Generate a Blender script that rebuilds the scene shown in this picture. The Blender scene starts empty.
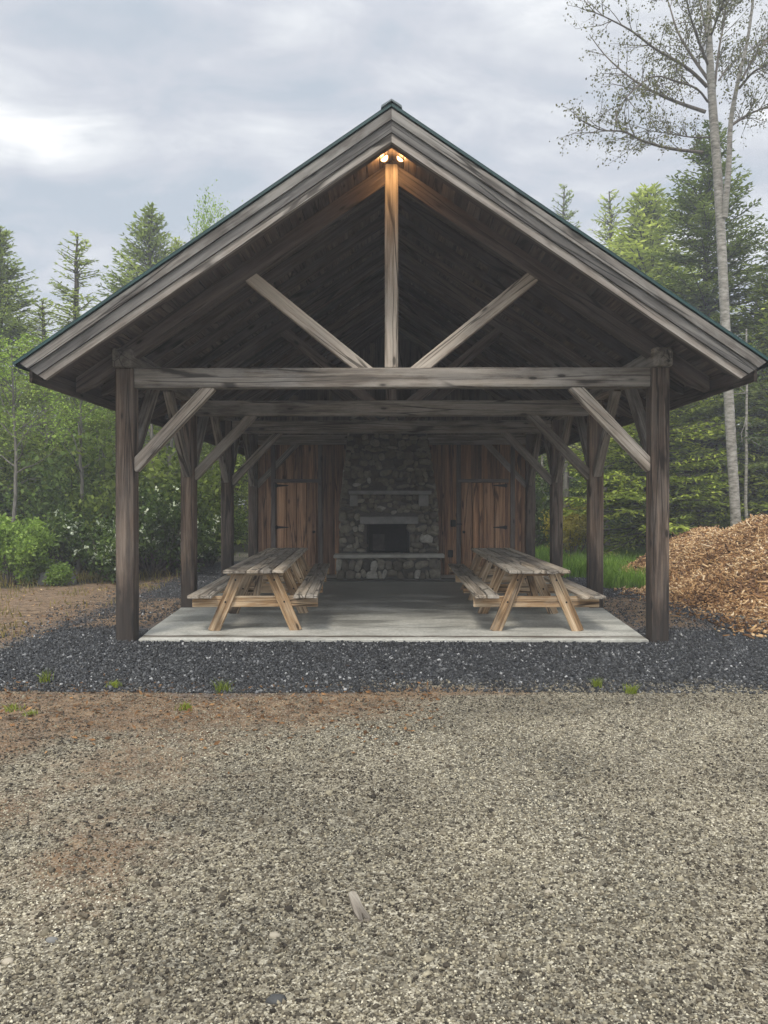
import bpy, math, random
import numpy as np
from mathutils import Vector, Matrix, noise as mnoise

R = math.radians
scene = bpy.context.scene
COL = scene.collection
random.seed(11)

# ------------------------------------------------------------------ helpers
def at(px, py, Y):
    """point at depth Y whose picture position in the photo is px, py"""
    return Vector(((px - 391.5) * Y / 770.0, Y, 1.55 + (506 - py) * Y / 770.0))

def tag(o, label=None, cat=None, group=None, kind=None):
    if label: o['label'] = label
    if cat: o['category'] = cat
    if group: o['group'] = group
    if kind: o['kind'] = kind
    return o

def thing(name, label, cat, loc=(0, 0, 0), group=None):
    o = bpy.data.objects.new(name, None)
    o.empty_display_size = 0.2
    COL.objects.link(o)
    o.location = loc
    return tag(o, label, cat, group)

def adopt(o, parent):
    o.parent = parent
    if parent.type == 'EMPTY':
        o.matrix_parent_inverse = Matrix.Translation(-Vector(parent.location))

def copy_tree(o, parent=None):
    c = o.copy()
    COL.objects.link(c)
    if parent is not None:
        c.parent = parent
    for ch in list(o.children):
        copy_tree(ch, c)
    return c

class MB:
    """collects shapes; every vertex keeps grain coordinates (length, width, thickness) and a tint"""
    def __init__(s):
        s.v = []; s.f = []; s.g = []; s.t = []; s.m = []
    def add(s, verts, faces, grain=None, tint=None, mi=0):
        b = len(s.v)
        s.v += [tuple(v) for v in verts]
        if grain is None: grain = verts
        s.g += [tuple(v) for v in grain]
        if tint is None: tint = random.random()
        s.t += [tint] * len(verts)
        s.f += [tuple(i + b for i in f) for f in faces]
        s.m += [mi] * len(faces)
    def box(s, c, size, rot=None, ch=0.006, ax=0, tint=None, mi=0, jit=0.0):
        """chamfered box at c, full sizes; ax = axis of the grain"""
        hx, hy, hz = size[0] / 2, size[1] / 2, size[2] / 2
        ch = min(ch, hx * .45, hy * .45, hz * .45)
        H = (hx, hy, hz)
        vs = []; idx = {}
        for sx in (-1, 1):
            for sy in (-1, 1):
                for sz in (-1, 1):
                    S = (sx, sy, sz)
                    for a in range(3):
                        p = [S[k] * (H[k] - (0 if k == a else ch)) for k in range(3)]
                        idx[(S, a)] = len(vs); vs.append(Vector(p))
        fs = []
        for a in range(3):
            b, d = (a + 1) % 3, (a + 2) % 3
            for sg in (-1, 1):
                q = []
                for (u, w) in ((-1, -1), (1, -1), (1, 1), (-1, 1)):
                    S = [0, 0, 0]; S[a] = sg; S[b] = u; S[d] = w
                    q.append(idx[(tuple(S), a)])
                fs.append(q if sg > 0 else q[::-1])
        for a in range(3):
            b, d = (a + 1) % 3, (a + 2) % 3
            for u in (-1, 1):
                for w in (-1, 1):
                    S0 = [0, 0, 0]; S0[a] = -1; S0[b] = u; S0[d] = w
                    S1 = list(S0); S1[a] = 1
                    S0 = tuple(S0); S1 = tuple(S1)
                    q = [idx[(S0, b)], idx[(S1, b)], idx[(S1, d)], idx[(S0, d)]]
                    fs.append(q if u * w < 0 else q[::-1])
        for sx in (-1, 1):
            for sy in (-1, 1):
                for sz in (-1, 1):
                    S = (sx, sy, sz)
                    q = [idx[(S, 0)], idx[(S, 1)], idx[(S, 2)]]
                    fs.append(q if sx * sy * sz > 0 else q[::-1])
        off = Vector((random.uniform(0, 40), random.uniform(0, 40), random.uniform(0, 40)))
        gr = [Vector((v[ax], v[(ax + 1) % 3], v[(ax + 2) % 3])) + off for v in vs]
        Mr = rot if rot is not None else Matrix.Identity(3)
        c = Vector(c)
        out = [c + Mr @ (v + Vector((random.uniform(-jit, jit), random.uniform(-jit, jit), random.uniform(-jit, jit)))) for v in vs]
        s.add(out, fs, gr, tint, mi)
    def beam(s, p0, p1, w, h, up=(0, 0, 1), ch=0.008, tint=None, mi=0, jit=0.0):
        """timber from p0 to p1, w across, h along up"""
        p0 = Vector(p0); p1 = Vector(p1)
        d = p1 - p0; L = d.length; d.normalize()
        u = Vector(up); side = u.cross(d).normalized(); u = d.cross(side).normalized()
        rot = Matrix((d, side, u)).transposed()
        s.box((p0 + p1) / 2, (L, w, h), rot, ch, 0, tint, mi, jit)
    def prism(s, poly, y0, y1, tint=None, mi=0, grain_dir=None):
        """polygon of (x,z) pushed from y0 to y1"""
        n = len(poly)
        vs = [Vector((x, y0, z)) for x, z in poly] + [Vector((x, y1, z)) for x, z in poly]
        area = sum(poly[i][0] * poly[(i + 1) % n][1] - poly[(i + 1) % n][0] * poly[i][1] for i in range(n))
        fs = [list(range(n)), list(range(2 * n - 1, n - 1, -1))] + [[i, i + n, (i + 1) % n + n, (i + 1) % n] for i in range(n)]
        if area < 0: fs = [f[::-1] for f in fs]
        off = Vector((random.uniform(0, 40), random.uniform(0, 40), random.uniform(0, 40)))
        if grain_dir is None: gr = [Vector((v.x, v.z, v.y)) + off for v in vs]
        else:
            a = Vector((grain_dir[0], 0, grain_dir[1])).normalized(); b = Vector((-a.z, 0, a.x))
            gr = [Vector((v.dot(a), v.dot(b), v.y)) + off for v in vs]
        s.add(vs, fs, gr, tint, mi)
    def lathe(s, prof, p, axis, n=16, tint=None, mi=0):
        """profile of (radius, along) turned about axis from p"""
        a = Vector(axis).normalized()
        u = a.orthogonal().normalized(); w = a.cross(u)
        vs = []; fs = []
        p = Vector(p)
        for r, h in prof:
            for k in range(n):
                t = 2 * math.pi * k / n
                vs.append(p + a * h + (u * math.cos(t) + w * math.sin(t)) * max(r, 1e-4))
        for i in range(len(prof) - 1):
            for k in range(n):
                fs.append((i * n + k, i * n + (k + 1) % n, (i + 1) * n + (k + 1) % n, (i + 1) * n + k))
        fs.append(tuple(range(n))[::-1]); fs.append(tuple(range((len(prof) - 1) * n, len(prof) * n)))
        s.add(vs, fs, None, tint, mi)
    def build(s, name, mats, parent=None, smooth=False):
        me = bpy.data.meshes.new(name)
        me.from_pydata(s.v, [], s.f)
        a = me.attributes.new('gc', 'FLOAT_VECTOR', 'POINT'); a.data.foreach_set('vector', np.array(s.g, dtype=np.float32).ravel())
        a = me.attributes.new('tint', 'FLOAT', 'POINT'); a.data.foreach_set('value', np.array(s.t, dtype=np.float32))
        for m in (mats if isinstance(mats, (list, tuple)) else [mats]): me.materials.append(m)
        me.polygons.foreach_set('material_index', np.array(s.m, dtype=np.int32))
        if smooth: me.polygons.foreach_set('use_smooth', np.ones(len(me.polygons), dtype=bool))
        me.update()
        o = bpy.data.objects.new(name, me)
        COL.objects.link(o)
        if parent is not None: adopt(o, parent)
        return o

def np_obj(name, V, F, mats, tint=None, mi=None, parent=None, smooth=False, gc=None):
    """mesh from arrays: V (n,3), F (m,k), per face tint and material index"""
    me = bpy.data.meshes.new(name)
    n, m, k = len(V), len(F), F.shape[1]
    me.vertices.add(n); me.vertices.foreach_set('co', np.asarray(V, dtype=np.float32).ravel())
    me.loops.add(m * k); me.loops.foreach_set('vertex_index', np.asarray(F, dtype=np.int32).ravel())
    me.polygons.add(m)
    me.polygons.foreach_set('loop_start', np.arange(0, m * k, k, dtype=np.int32))
    me.polygons.foreach_set('loop_total', np.full(m, k, dtype=np.int32))
    if smooth: me.polygons.foreach_set('use_smooth', np.ones(m, dtype=bool))
    if tint is not None:
        a = me.attributes.new('tint', 'FLOAT', 'FACE'); a.data.foreach_set('value', np.asarray(tint, dtype=np.float32))
    if gc is not None:
        a = me.attributes.new('gc', 'FLOAT_VECTOR', 'POINT'); a.data.foreach_set('vector', np.asarray(gc, dtype=np.float32).ravel())
    for mt in (mats if isinstance(mats, (list, tuple)) else [mats]): me.materials.append(mt)
    if mi is not None: me.polygons.foreach_set('material_index', np.asarray(mi, dtype=np.int32))
    me.update(calc_edges=True); me.validate()
    o = bpy.data.objects.new(name, me)
    COL.objects.link(o)
    if parent is not None: adopt(o, parent)
    return o

# ------------------------------------------------------------------ materials
class NT:
    def __init__(s, name):
        s.m = bpy.data.materials.new(name); s.m.use_nodes = True
        s.t = s.m.node_tree; s.n = s.t.nodes; s.n.clear()
        s.out = s.n.new('ShaderNodeOutputMaterial')
    def node(s, typ, **kw):
        nd = s.n.new(typ)
        for k, v in kw.items(): setattr(nd, k, v)
        return nd
    def link(s, a, b): s.t.links.new(a, b)
    def inp(s, nd, key, val):
        if hasattr(val, 'is_linked') or hasattr(val, 'links'): s.link(val, nd.inputs[key])
        else: nd.inputs[key].default_value = val
    def attr(s, name, out='Fac'):
        nd = s.node('ShaderNodeAttribute', attribute_name=name); return nd.outputs[out]
    def noise(s, vec, scale, detail=4, rough=.55, out='Fac', dist=0.0):
        nd = s.node('ShaderNodeTexNoise'); 
        if vec is not None: s.link(vec, nd.inputs['Vector'])
        nd.inputs['Scale'].default_value = scale; nd.inputs['Detail'].default_value = detail
        nd.inputs['Roughness'].default_value = rough; nd.inputs['Distortion'].default_value = dist
        return nd.outputs[out]
    def voro(s, vec, scale, feature='F1', out='Color', rand=1.0):
        nd = s.node('ShaderNodeTexVoronoi', feature=feature)
        if vec is not None: s.link(vec, nd.inputs['Vector'])
        nd.inputs['Scale'].default_value = scale; nd.inputs['Randomness'].default_value = rand
        return nd.outputs[out]
    def ramp(s, fac, stops, interp='LINEAR'):
        nd = s.node('ShaderNodeValToRGB'); nd.color_ramp.interpolation = interp
        e = nd.color_ramp.elements
        while len(e) > 1: e.remove(e[-1])
        for i, (p, c) in enumerate(stops):
            el = e[0] if i == 0 else e.new(p)
            el.position = p
            if not isinstance(c, (tuple, list)): c = (c, c, c)
            el.color = (c[0], c[1], c[2], 1)
        s.link(fac, nd.inputs['Fac'])
        return nd.outputs['Color']
    def math(s, op, a, b=0.0, clamp=False):
        nd = s.node('ShaderNodeMath', operation=op, use_clamp=clamp)
        s.inp(nd, 0, a); s.inp(nd, 1, b)
        return nd.outputs[0]
    def mix(s, fac, a, b, mode='MIX'):
        nd = s.node('ShaderNodeMix', data_type='RGBA', blend_type=mode)
        s.inp(nd, 'Factor', fac)
        for key, v in ((6, a), (7, b)):
            if isinstance(v, (tuple, list)): nd.inputs[key].default_value = (v[0], v[1], v[2], 1)
            else: s.link(v, nd.inputs[key])
        return nd.outputs[2]
    def mapping(s, vec, scale=(1, 1, 1), loc=(0, 0, 0), rot=(0, 0, 0)):
        nd = s.node('ShaderNodeMapping')
        s.link(vec, nd.inputs['Vector'])
        nd.inputs['Scale'].default_value = scale; nd.inputs['Location'].default_value = loc
        nd.inputs['Rotation'].default_value = rot
        return nd.outputs[0]
    def bump(s, h, strength=.5, dist=.01, normal=None):
        nd = s.node('ShaderNodeBump')
        s.link(h, nd.inputs['Height']); nd.inputs['Strength'].default_value = strength; nd.inputs['Distance'].default_value = dist
        if normal is not None: s.link(normal, nd.inputs['Normal'])
        return nd.outputs[0]
    def principled(s, color, rough=.8, normal=None, spec=.3, metal=0.0):
        nd = s.node('ShaderNodeBsdfPrincipled')
        if isinstance(color, (tuple, list)): nd.inputs['Base Color'].default_value = (color[0], color[1], color[2], 1)
        else: s.link(color, nd.inputs['Base Color'])
        s.inp(nd, 'Roughness', rough); nd.inputs['Specular IOR Level'].default_value = spec
        nd.inputs['Metallic'].default_value = metal
        if normal is not None: s.link(normal, nd.inputs['Normal'])
        return nd.outputs[0]
    def finish(s, sh): s.link(sh, s.out.inputs['Surface']); return s.m

def wood(name, dark, mid, light, bump=.35, weather=.5, wcol=(.30, .29, .28), knots=True, rough=.8, wscale=1.0, stain=None):
    k = NT(name)
    rnd = k.node('ShaderNodeObjectInfo').outputs['Random']
    g = k.attr('gc', 'Vector')
    va = k.node('ShaderNodeVectorMath', operation='ADD'); k.link(g, va.inputs[0])
    cmb = k.node('ShaderNodeCombineXYZ'); k.link(k.math('MULTIPLY', rnd, 31.0), cmb.inputs[0]); k.link(k.math('MULTIPLY', rnd, 17.0), cmb.inputs[1])
    k.link(cmb.outputs[0], va.inputs[1]); g = va.outputs[0]
    fine = k.noise(k.mapping(g, (2.2, 46, 46)), 1.0, 6, .68, dist=.5)
    ring = k.noise(k.mapping(g, (.5, 11, 11)), 1.0, 4, .55, dist=.8)
    patch = k.noise(k.mapping(g, (1.7 * wscale, 5 * wscale, 5 * wscale)), 1.0, 7, .68)
    fac = k.math('ADD', k.math('MULTIPLY', fine, .45), k.math('MULTIPLY', ring, .55))
    c = k.ramp(fac, [(.38, dark), (.5, mid), (.61, light)])
    tint = k.attr('tint')
    c = k.mix(1.0, c, k.ramp(tint, [(0, (.58, .57, .56)), (.5, (1, 1, 1)), (1, (1.3, 1.24, 1.15))]), 'MULTIPLY')
    wm = k.ramp(patch, [(.44, 0.0), (.58, weather)])
    c = k.mix(wm, c, k.mix(.5, wcol, c))
    st = k.noise(k.mapping(g, (.35, 9, 9)), 1.0, 3, .5)
    c = k.mix(k.ramp(st, [(.58, 0.0), (.70, .35)]), c, tuple(x * .35 for x in dark))
    if knots:
        kd = k.voro(k.mapping(g, (1.9, 5.5, 5.5)), 1.0, out='Distance')
        c = k.mix(k.ramp(kd, [(.075, .92), (.115, .25), (.19, 0.0)]), c, tuple(x * .4 for x in dark))
    # drying cracks
    gw = k.node('ShaderNodeVectorMath', operation='ADD'); k.link(g, gw.inputs[0])
    wv = k.node('ShaderNodeVectorMath', operation='SCALE'); k.link(k.noise(k.mapping(g, (1.4, 3, 3)), 1.0, 3, .5, 'Color'), wv.inputs[0]); wv.inputs['Scale'].default_value = .035
    k.link(wv.outputs[0], gw.inputs[1])
    ck = k.voro(k.mapping(gw.outputs[0], (.42, 10, 10)), 1.0, 'DISTANCE_TO_EDGE', 'Distance')
    crack = k.math('MULTIPLY', k.ramp(ck, [(.018, 1.0), (.045, 0.0)]), k.ramp(k.noise(k.mapping(g, (.8, 4, 4)), 1.0, 3), [(.44, 0.0), (.54, 1.0)]))
    c = k.mix(k.math('MULTIPLY', crack, .8), c, tuple(x * .25 for x in dark))
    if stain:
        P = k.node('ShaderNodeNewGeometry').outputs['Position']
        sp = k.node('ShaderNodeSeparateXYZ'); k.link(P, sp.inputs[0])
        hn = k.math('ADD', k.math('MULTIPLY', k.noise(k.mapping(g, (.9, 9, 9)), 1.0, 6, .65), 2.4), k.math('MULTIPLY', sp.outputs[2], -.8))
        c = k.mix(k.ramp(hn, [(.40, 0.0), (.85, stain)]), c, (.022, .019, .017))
    h = k.math('SUBTRACT', fac, k.math('MULTIPLY', crack, .8))
    n = k.bump(h, bump, .008)
    return k.finish(k.principled(c, rough, n, .25))

M = {}
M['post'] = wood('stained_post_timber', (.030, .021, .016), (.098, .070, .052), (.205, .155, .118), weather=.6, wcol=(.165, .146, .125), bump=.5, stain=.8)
M['beam'] = wood('weathered_beam_timber', (.06, .05, .041), (.16, .137, .113), (.28, .25, .21), weather=.7, wcol=(.36, .34, .31))
M['pale'] = wood('pale_brace_timber', (.15, .12, .092), (.33, .28, .228), (.49, .43, .36), weather=.6, wcol=(.50, .465, .41))
M['rake'] = wood('weathered_rake_board', (.055, .049, .043), (.138, .125, .11), (.245, .225, .198), weather=.7, wcol=(.36, .355, .33))
M['rake_low'] = wood('lower_rake_board', (.05, .046, .043), (.105, .098, .09), (.18, .17, .155), weather=.4, wcol=(.2, .195, .185))
M['trim'] = wood('rake_trim_board', (.10, .083, .07), (.21, .182, .156), (.33, .295, .258), weather=.5, wcol=(.44, .42, .38))
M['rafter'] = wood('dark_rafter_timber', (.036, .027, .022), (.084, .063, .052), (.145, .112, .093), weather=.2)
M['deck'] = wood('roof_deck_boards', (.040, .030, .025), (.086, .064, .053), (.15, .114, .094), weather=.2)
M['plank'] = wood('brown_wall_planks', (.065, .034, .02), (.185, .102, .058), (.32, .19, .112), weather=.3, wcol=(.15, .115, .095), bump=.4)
M['doorplank'] = wood('orange_brown_door_planks', (.14, .07, .036), (.32, .178, .098), (.45, .275, .16), weather=.25, wcol=(.24, .17, .125), bump=.4)
M['trimwall'] = wood('grey_wall_trim', (.05, .038, .032), (.11, .088, .075), (.18, .15, .13), weather=.4, wcol=(.2, .18, .165))
M['tabletop'] = wood('grey_table_board', (.13, .105, .08), (.275, .235, .185), (.42, .375, .31), weather=.75, wcol=(.40, .37, .32), bump=.5)
M['tableleg'] = wood('yellow_table_leg', (.085, .048, .023), (.29, .185, .095), (.56, .44, .30), weather=.55, wcol=(.5, .44, .34), bump=.6)

def simple(name, col, rough=.6, metal=0.0, var=.25, scale=8, bump=.1, spec=.4):
    k = NT(name)
    tc = k.node('ShaderNodeTexCoord').outputs['Object']
    nz = k.noise(tc, scale, 5, .6)
    c = k.ramp(nz, [(.3, tuple(x * (1 - var) for x in col)), (.7, tuple(x * (1 + var) for x in col))])
    n = k.bump(k.noise(tc, scale * 6, 4), bump, .004)
    return k.finish(k.principled(c, rough, n, spec, metal))
M['metal_roof'] = simple('green_metal_roofing', (.012, .043, .041), .45, 0.0, .25, 2, .05)
M['cap'] = simple('grey_ridge_metal', (.10, .125, .13), .5, 0.0, .2, 3, .05)
M['iron'] = simple('black_iron', (.012, .012, .013), .55, .6)
M['fixture'] = simple('dark_fixture_metal', (.06, .05, .04), .5, .3)
M['soot'] = simple('sooty_firebrick', (.012, .011, .010), .95, 0, .6, 9, .5)
M['ash'] = simple('ashy_firebrick', (.055, .05, .045), .95, 0, .5, 9, .5)

k = NT('lit_lamp_lens')
em = k.node('ShaderNodeEmission'); em.inputs['Color'].default_value = (1, .56, .20, 1); em.inputs['Strength'].default_value = 9
M['lens'] = k.finish(em.outputs[0])

def make_stone():
    k = NT('fieldstone')
    tint = k.attr('tint')
    g = k.attr('gc', 'Vector')
    base = k.ramp(tint, [(0, (.05, .045, .037)), (.25, (.105, .092, .072)), (.5, (.15, .135, .105)), (.78, (.215, .197, .155)), (.93, (.30, .29, .255)), (1, (.42, .405, .36))])
    nz = k.noise(g, 14, 6, .65)
    c = k.mix(1.0, base, k.ramp(nz, [(.3, .6), (.7, 1.3)]), 'MULTIPLY')
    return k.finish(k.principled(c, .9, k.bump(k.noise(g, 30, 5, .6), .5, .01), .2))
M['stone'] = make_stone()
M['mortar'] = simple('grey_mortar', (.06, .057, .048), .95, 0, .35, 20, .5)
M['hearthslab'] = simple('pale_hearth_slab', (.27, .26, .225), .85, 0, .2, 6, .3)
M['lintel'] = simple('stone_lintel', (.17, .165, .155), .85, 0, .25, 6, .4)

def make_concrete():
    k = NT('stained_concrete')
    P = k.node('ShaderNodeNewGeometry').outputs['Position']
    a = k.noise(P, 1.1, 7, .62)
    b = k.noise(k.mapping(P, (.55, 1.6, 1)), 1.3, 6, .6, dist=.5)
    c = k.ramp(a, [(.3, (.30, .292, .25)), (.52, (.47, .46, .405)), (.72, (.58, .57, .51))])
    sep = k.node('ShaderNodeSeparateXYZ'); k.link(P, sep.inputs[0])
    damp_shade = k.math('ADD', k.math('MULTIPLY', sep.outputs[1], .05), -.50)      # damp stains plus painted roof shade: floor darkens away from the open edge
    sm = k.ramp(k.math('ADD', b, damp_shade), [(.48, 0.0), (.66, .72)])
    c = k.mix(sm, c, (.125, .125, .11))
    sp = k.noise(P, 26, 4, .6)
    c = k.mix(1.0, c, k.ramp(sp, [(.35, .82), (.65, 1.1)]), 'MULTIPLY')
    # long rusty damp streak just inside the front edge
    st = k.noise(k.mapping(P, (.9, 0.0, 0.0)), 1.0, 5, .6)
    wob = k.math('ADD', sep.outputs[1], k.math('MULTIPLY', k.noise(k.mapping(P, (1.6, 4, 1)), 1.0, 4), .12))
    d = k.math('ABSOLUTE', k.math('SUBTRACT', wob, 9.02))
    band = k.math('MULTIPLY', k.ramp(d, [(.03, 1.0), (.08, 0.0)]), k.ramp(st, [(.36, 0.0), (.48, .9)]))
    c = k.mix(band, c, (.07, .05, .034))
    rough = k.ramp(sm, [(0, .8), (.8, .34)])
    return k.finish(k.principled(c, rough, k.bump(sp, .25, .004), .35))
M['concrete'] = make_concrete()

def make_ground():
    k = NT('yard_ground')
    P = k.node('ShaderNodeNewGeometry').outputs['Position']
    edge = k.math('ADD', k.math('MULTIPLY', k.math('SUBTRACT', k.noise(P, 2.2, 7, .7), .5), 1.35),
                  k.math('MULTIPLY', k.math('SUBTRACT', k.noise(P, 14, 3, .6), .5), .45))
    def mask(name, soft=.12, w=1.0):
        v = k.math('ADD', k.attr(name), k.math('MULTIPLY', edge, w))
        return k.ramp(k.math('ADD', k.math('MULTIPLY', v, .5 / soft), .5), [(0, 0.0), (1, 1.0)])
    # pale crushed gravel
    c1 = k.voro(P, 62); c2 = k.voro(P, 140)
    bw1 = k.node('ShaderNodeRGBToBW'); k.link(c1, bw1.inputs[0])
    bw2 = k.node('ShaderNodeRGBToBW'); k.link(c2, bw2.inputs[0])
    stops = [(.12, (.035, .031, .025)), (.35, (.12, .107, .082)), (.55, (.23, .207, .158)), (.72, (.36, .33, .255)), (.9, (.62, .585, .48))]
    g1 = k.ramp(bw1.outputs[0], stops); g2 = k.ramp(bw2.outputs[0], stops)
    pale = k.mix(k.ramp(k.noise(P, 30, 3), [(.4, 0.0), (.6, 1.0)]), g1, g2)
    big = k.noise(P, .8, 7, .68)
    pale = k.mix(1.0, pale, k.ramp(big, [(.33, (.55, .55, .54)), (.66, (1.2, 1.16, 1.08))]), 'MULTIPLY')
    # brown soil
    soil = k.ramp(k.noise(P, 6, 8, .7), [(.36, (.06, .036, .019)), (.5, (.165, .102, .056)), (.62, (.265, .178, .10)), (.75, (.36, .285, .18))])
    soil = k.mix(k.ramp(bw2.outputs[0], [(.6, 0.0), (.78, .8)]), soil, (.30, .25, .19))
    # black stone
    bl = k.ramp(bw1.outputs[0], [(.15, (.012, .013, .016)), (.5, (.042, .045, .052)), (.72, (.085, .09, .10)), (.9, (.28, .28, .29))])
    # turf and forest floor
    turf = k.ramp(k.noise(P, 5, 7, .7), [(.3, (.025, .05, .012)), (.6, (.06, .12, .025)), (.8, (.12, .17, .045))])
    floor_ = k.ramp(k.noise(P, 3, 8, .7), [(.3, (.012, .014, .007)), (.55, (.035, .035, .018)), (.8, (.07, .06, .03))])
    c = k.mix(mask('dirt', .22), pale, soil)
    c = k.mix(mask('grass', .3), c, turf)
    c = k.mix(mask('wood', .4), c, floor_)
    c = k.mix(mask('black', .22, .6), c, bl)
    hd = k.voro(P, 62, out='Distance'); hd2 = k.voro(P, 140, out='Distance')
    h = k.math('ADD', hd, k.math('MULTIPLY', hd2, .5))
    n = k.bump(h, .8, .012)
    return k.finish(k.principled(c, .9, n, .2))
M['ground'] = make_ground()

def chip_mat(name, stops, rough=.85, spec=.25, var=.25):
    k = NT(name)
    t = k.attr('tint')
    c = k.ramp(t, stops)
    P = k.node('ShaderNodeNewGeometry').outputs['Position']
    nz = k.noise(P, 60, 3)
    c = k.mix(1.0, c, k.ramp(nz, [(.3, 1 - var), (.7, 1 + var)]), 'MULTIPLY')
    return k.finish(k.principled(c, rough, None, spec))
M['gravel'] = chip_mat('gravel_chips', [(0, (.034, .028, .021)), (.25, (.11, .092, .064)), (.5, (.225, .195, .135)), (.72, (.365, .325, .228)), (.87, (.53, .485, .36)), (1, (.70, .65, .51))])
M['blackgravel'] = chip_mat('black_stone_chips', [(0, (.009, .010, .011)), (.4, (.030, .031, .032)), (.7, (.088, .09, .09)), (.9, (.19, .192, .19)), (1, (.36, .36, .35))], .6, .45)
M['woodchip'] = chip_mat('wood_chips', [(0, (.05, .024, .010)), (.3, (.19, .095, .038)), (.55, (.36, .205, .085)), (.8, (.54, .36, .18)), (1, (.72, .57, .37))], .85, .2)
M['pilebase'] = simple('chip_pile_core', (.16, .085, .04), .95, 0, .4, 7, .6)
M['rock'] = simple('grey_rock', (.165, .162, .15), .9, 0, .35, 5, .5)
M['darkrock'] = simple('dark_stone', (.05, .05, .048), .8, 0, .35, 12, .4)
M['palerock'] = simple('pale_stone', (.33, .29, .22), .85, 0, .2, 20, .3)
M['scrap'] = wood('grey_scrap_wood', (.10, .083, .065), (.20, .172, .138), (.30, .27, .22), weather=.4, wcol=(.3, .275, .23), knots=False)

def leaf_mat(name, stops, trans=.35, objvar=.25):
    k = NT(name)
    t = k.attr('tint')
    rnd = k.node('ShaderNodeObjectInfo').outputs['Random']
    c = k.ramp(t, stops)
    P = k.node('ShaderNodeNewGeometry').outputs['Position']
    c = k.mix(1.0, c, k.ramp(k.noise(P, .7, 3), [(.3, (.78, .80, .75)), (.7, (1.22, 1.18, 1.15))]), 'MULTIPLY')
    c = k.mix(1.0, c, k.ramp(rnd, [(0, (1 - objvar, 1 - objvar * .8, 1 - objvar)), (1, (1 + objvar, 1 + objvar * .9, 1 + objvar * .5))]), 'MULTIPLY')
    d = k.node('ShaderNodeBsdfDiffuse'); k.link(c, d.inputs[0])
    tr = k.node('ShaderNodeBsdfTranslucent'); k.link(k.mix(1.0, c, (1.15, 1.25, .7), 'MULTIPLY'), tr.inputs[0])
    mx = k.node('ShaderNodeMixShader'); mx.inputs[0].default_value = trans
    k.link(d.outputs[0], mx.inputs[1]); k.link(tr.outputs[0], mx.inputs[2])
    return k.finish(mx.outputs[0])
M['needle_dark'] = leaf_mat('dark_needles', [(0, (0.0431, 0.0589, 0.0181)), (0.6, (0.1615, 0.2015, 0.0593)), (1, (0.3564, 0.3975, 0.1354))], .4)
M['needle_pale'] = leaf_mat('grey_green_needles', [(0, (0.1026, 0.1235, 0.0406)), (0.6, (0.3089, 0.351, 0.1235)), (1, (0.5832, 0.615, 0.2565))], .45)  # distance haze mixed in: lighter than the needles' own green
M['bough'] = leaf_mat('yellow_green_boughs', [(0, (0.0462, 0.0665, 0.0144)), (0.6, (0.1895, 0.2405, 0.0445)), (1, (0.4374, 0.495, 0.1069))], .3)
M['leaf'] = leaf_mat('spring_leaves', [(0, (0.0513, 0.0741, 0.0199)), (0.6, (0.1825, 0.2275, 0.0617)), (1, (0.3888, 0.45, 0.1425))], .4)
M['leaf_bright'] = leaf_mat('fresh_leaves', [(0, (0.0923, 0.1425, 0.0316)), (0.6, (0.2808, 0.39, 0.0926)), (1, (0.5184, 0.645, 0.1995))], .4)
M['leaf_dark'] = leaf_mat('glossy_dark_leaves', [(0, (0.0208, 0.036, 0.012)), (0.6, (0.0785, 0.1207, 0.0371)), (1, (0.2205, 0.3, 0.0998))], .25)
M['bud'] = leaf_mat('young_buds', [(0, (.08, .075, .04)), (.6, (.16, .155, .075)), (1, (.27, .26, .12))], .3)
M['white_bloom'] = leaf_mat('white_blossom', [(0, (.5, .55, .45)), (1, (.8, .82, .74))], .3, .05)
M['leaf_yellow'] = leaf_mat('yellow_leaves', [(0, (.12, .11, .02)), (.6, (.28, .24, .05)), (1, (.42, .36, .10))], .4)
M['grass'] = leaf_mat('grass_blades', [(0, (.06, .115, .018)), (.6, (.15, .26, .045)), (1, (.28, .39, .09))], .35)
M['tuft'] = leaf_mat('tuft_blades', [(0, (.10, .13, .02)), (.6, (.24, .29, .05)), (1, (.42, .44, .12))], .35)
M['drygrass'] = leaf_mat('dry_grass_blades', [(0, (.12, .10, .035)), (.6, (.22, .18, .075)), (1, (.30, .27, .12))], .3)

def bark(name, dark, light, hscale=(6, 6, 1.4)):
    k = NT(name)
    tc = k.node('ShaderNodeTexCoord').outputs['Object']
    a = k.noise(k.mapping(tc, hscale), 2.2, 6, .65)
    c = k.ramp(a, [(.34, dark), (.62, light)])
    return k.finish(k.principled(c, .9, k.bump(a, .6, .02), .15))
M['bark_dark'] = bark('dark_bark', (.025, .02, .016), (.085, .07, .056))
M['bark_grey'] = bark('grey_bark', (.08, .072, .06), (.2, .185, .16))
def bark_pale():
    k = NT('pale_birch_bark')
    tc = k.node('ShaderNodeTexCoord').outputs['Object']
    a = k.noise(k.mapping(tc, (3, 3, 9)), 2.0, 5, .65)
    b = k.noise(tc, 1.4, 6, .7)
    c = k.ramp(a, [(.3, (.07, .063, .052)), (.45, (.21, .195, .165)), (.65, (.38, .355, .31))])
    c = k.mix(k.ramp(b, [(.5, 0.0), (.72, .6)]), c, (.20, .19, .15))
    return k.finish(k.principled(c, .85, k.bump(a, .4, .01), .2))
M['bark_pale'] = bark_pale()
M['bark_twig'] = bark('twig_bark', (.07, .058, .045), (.16, .135, .11))

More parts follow.
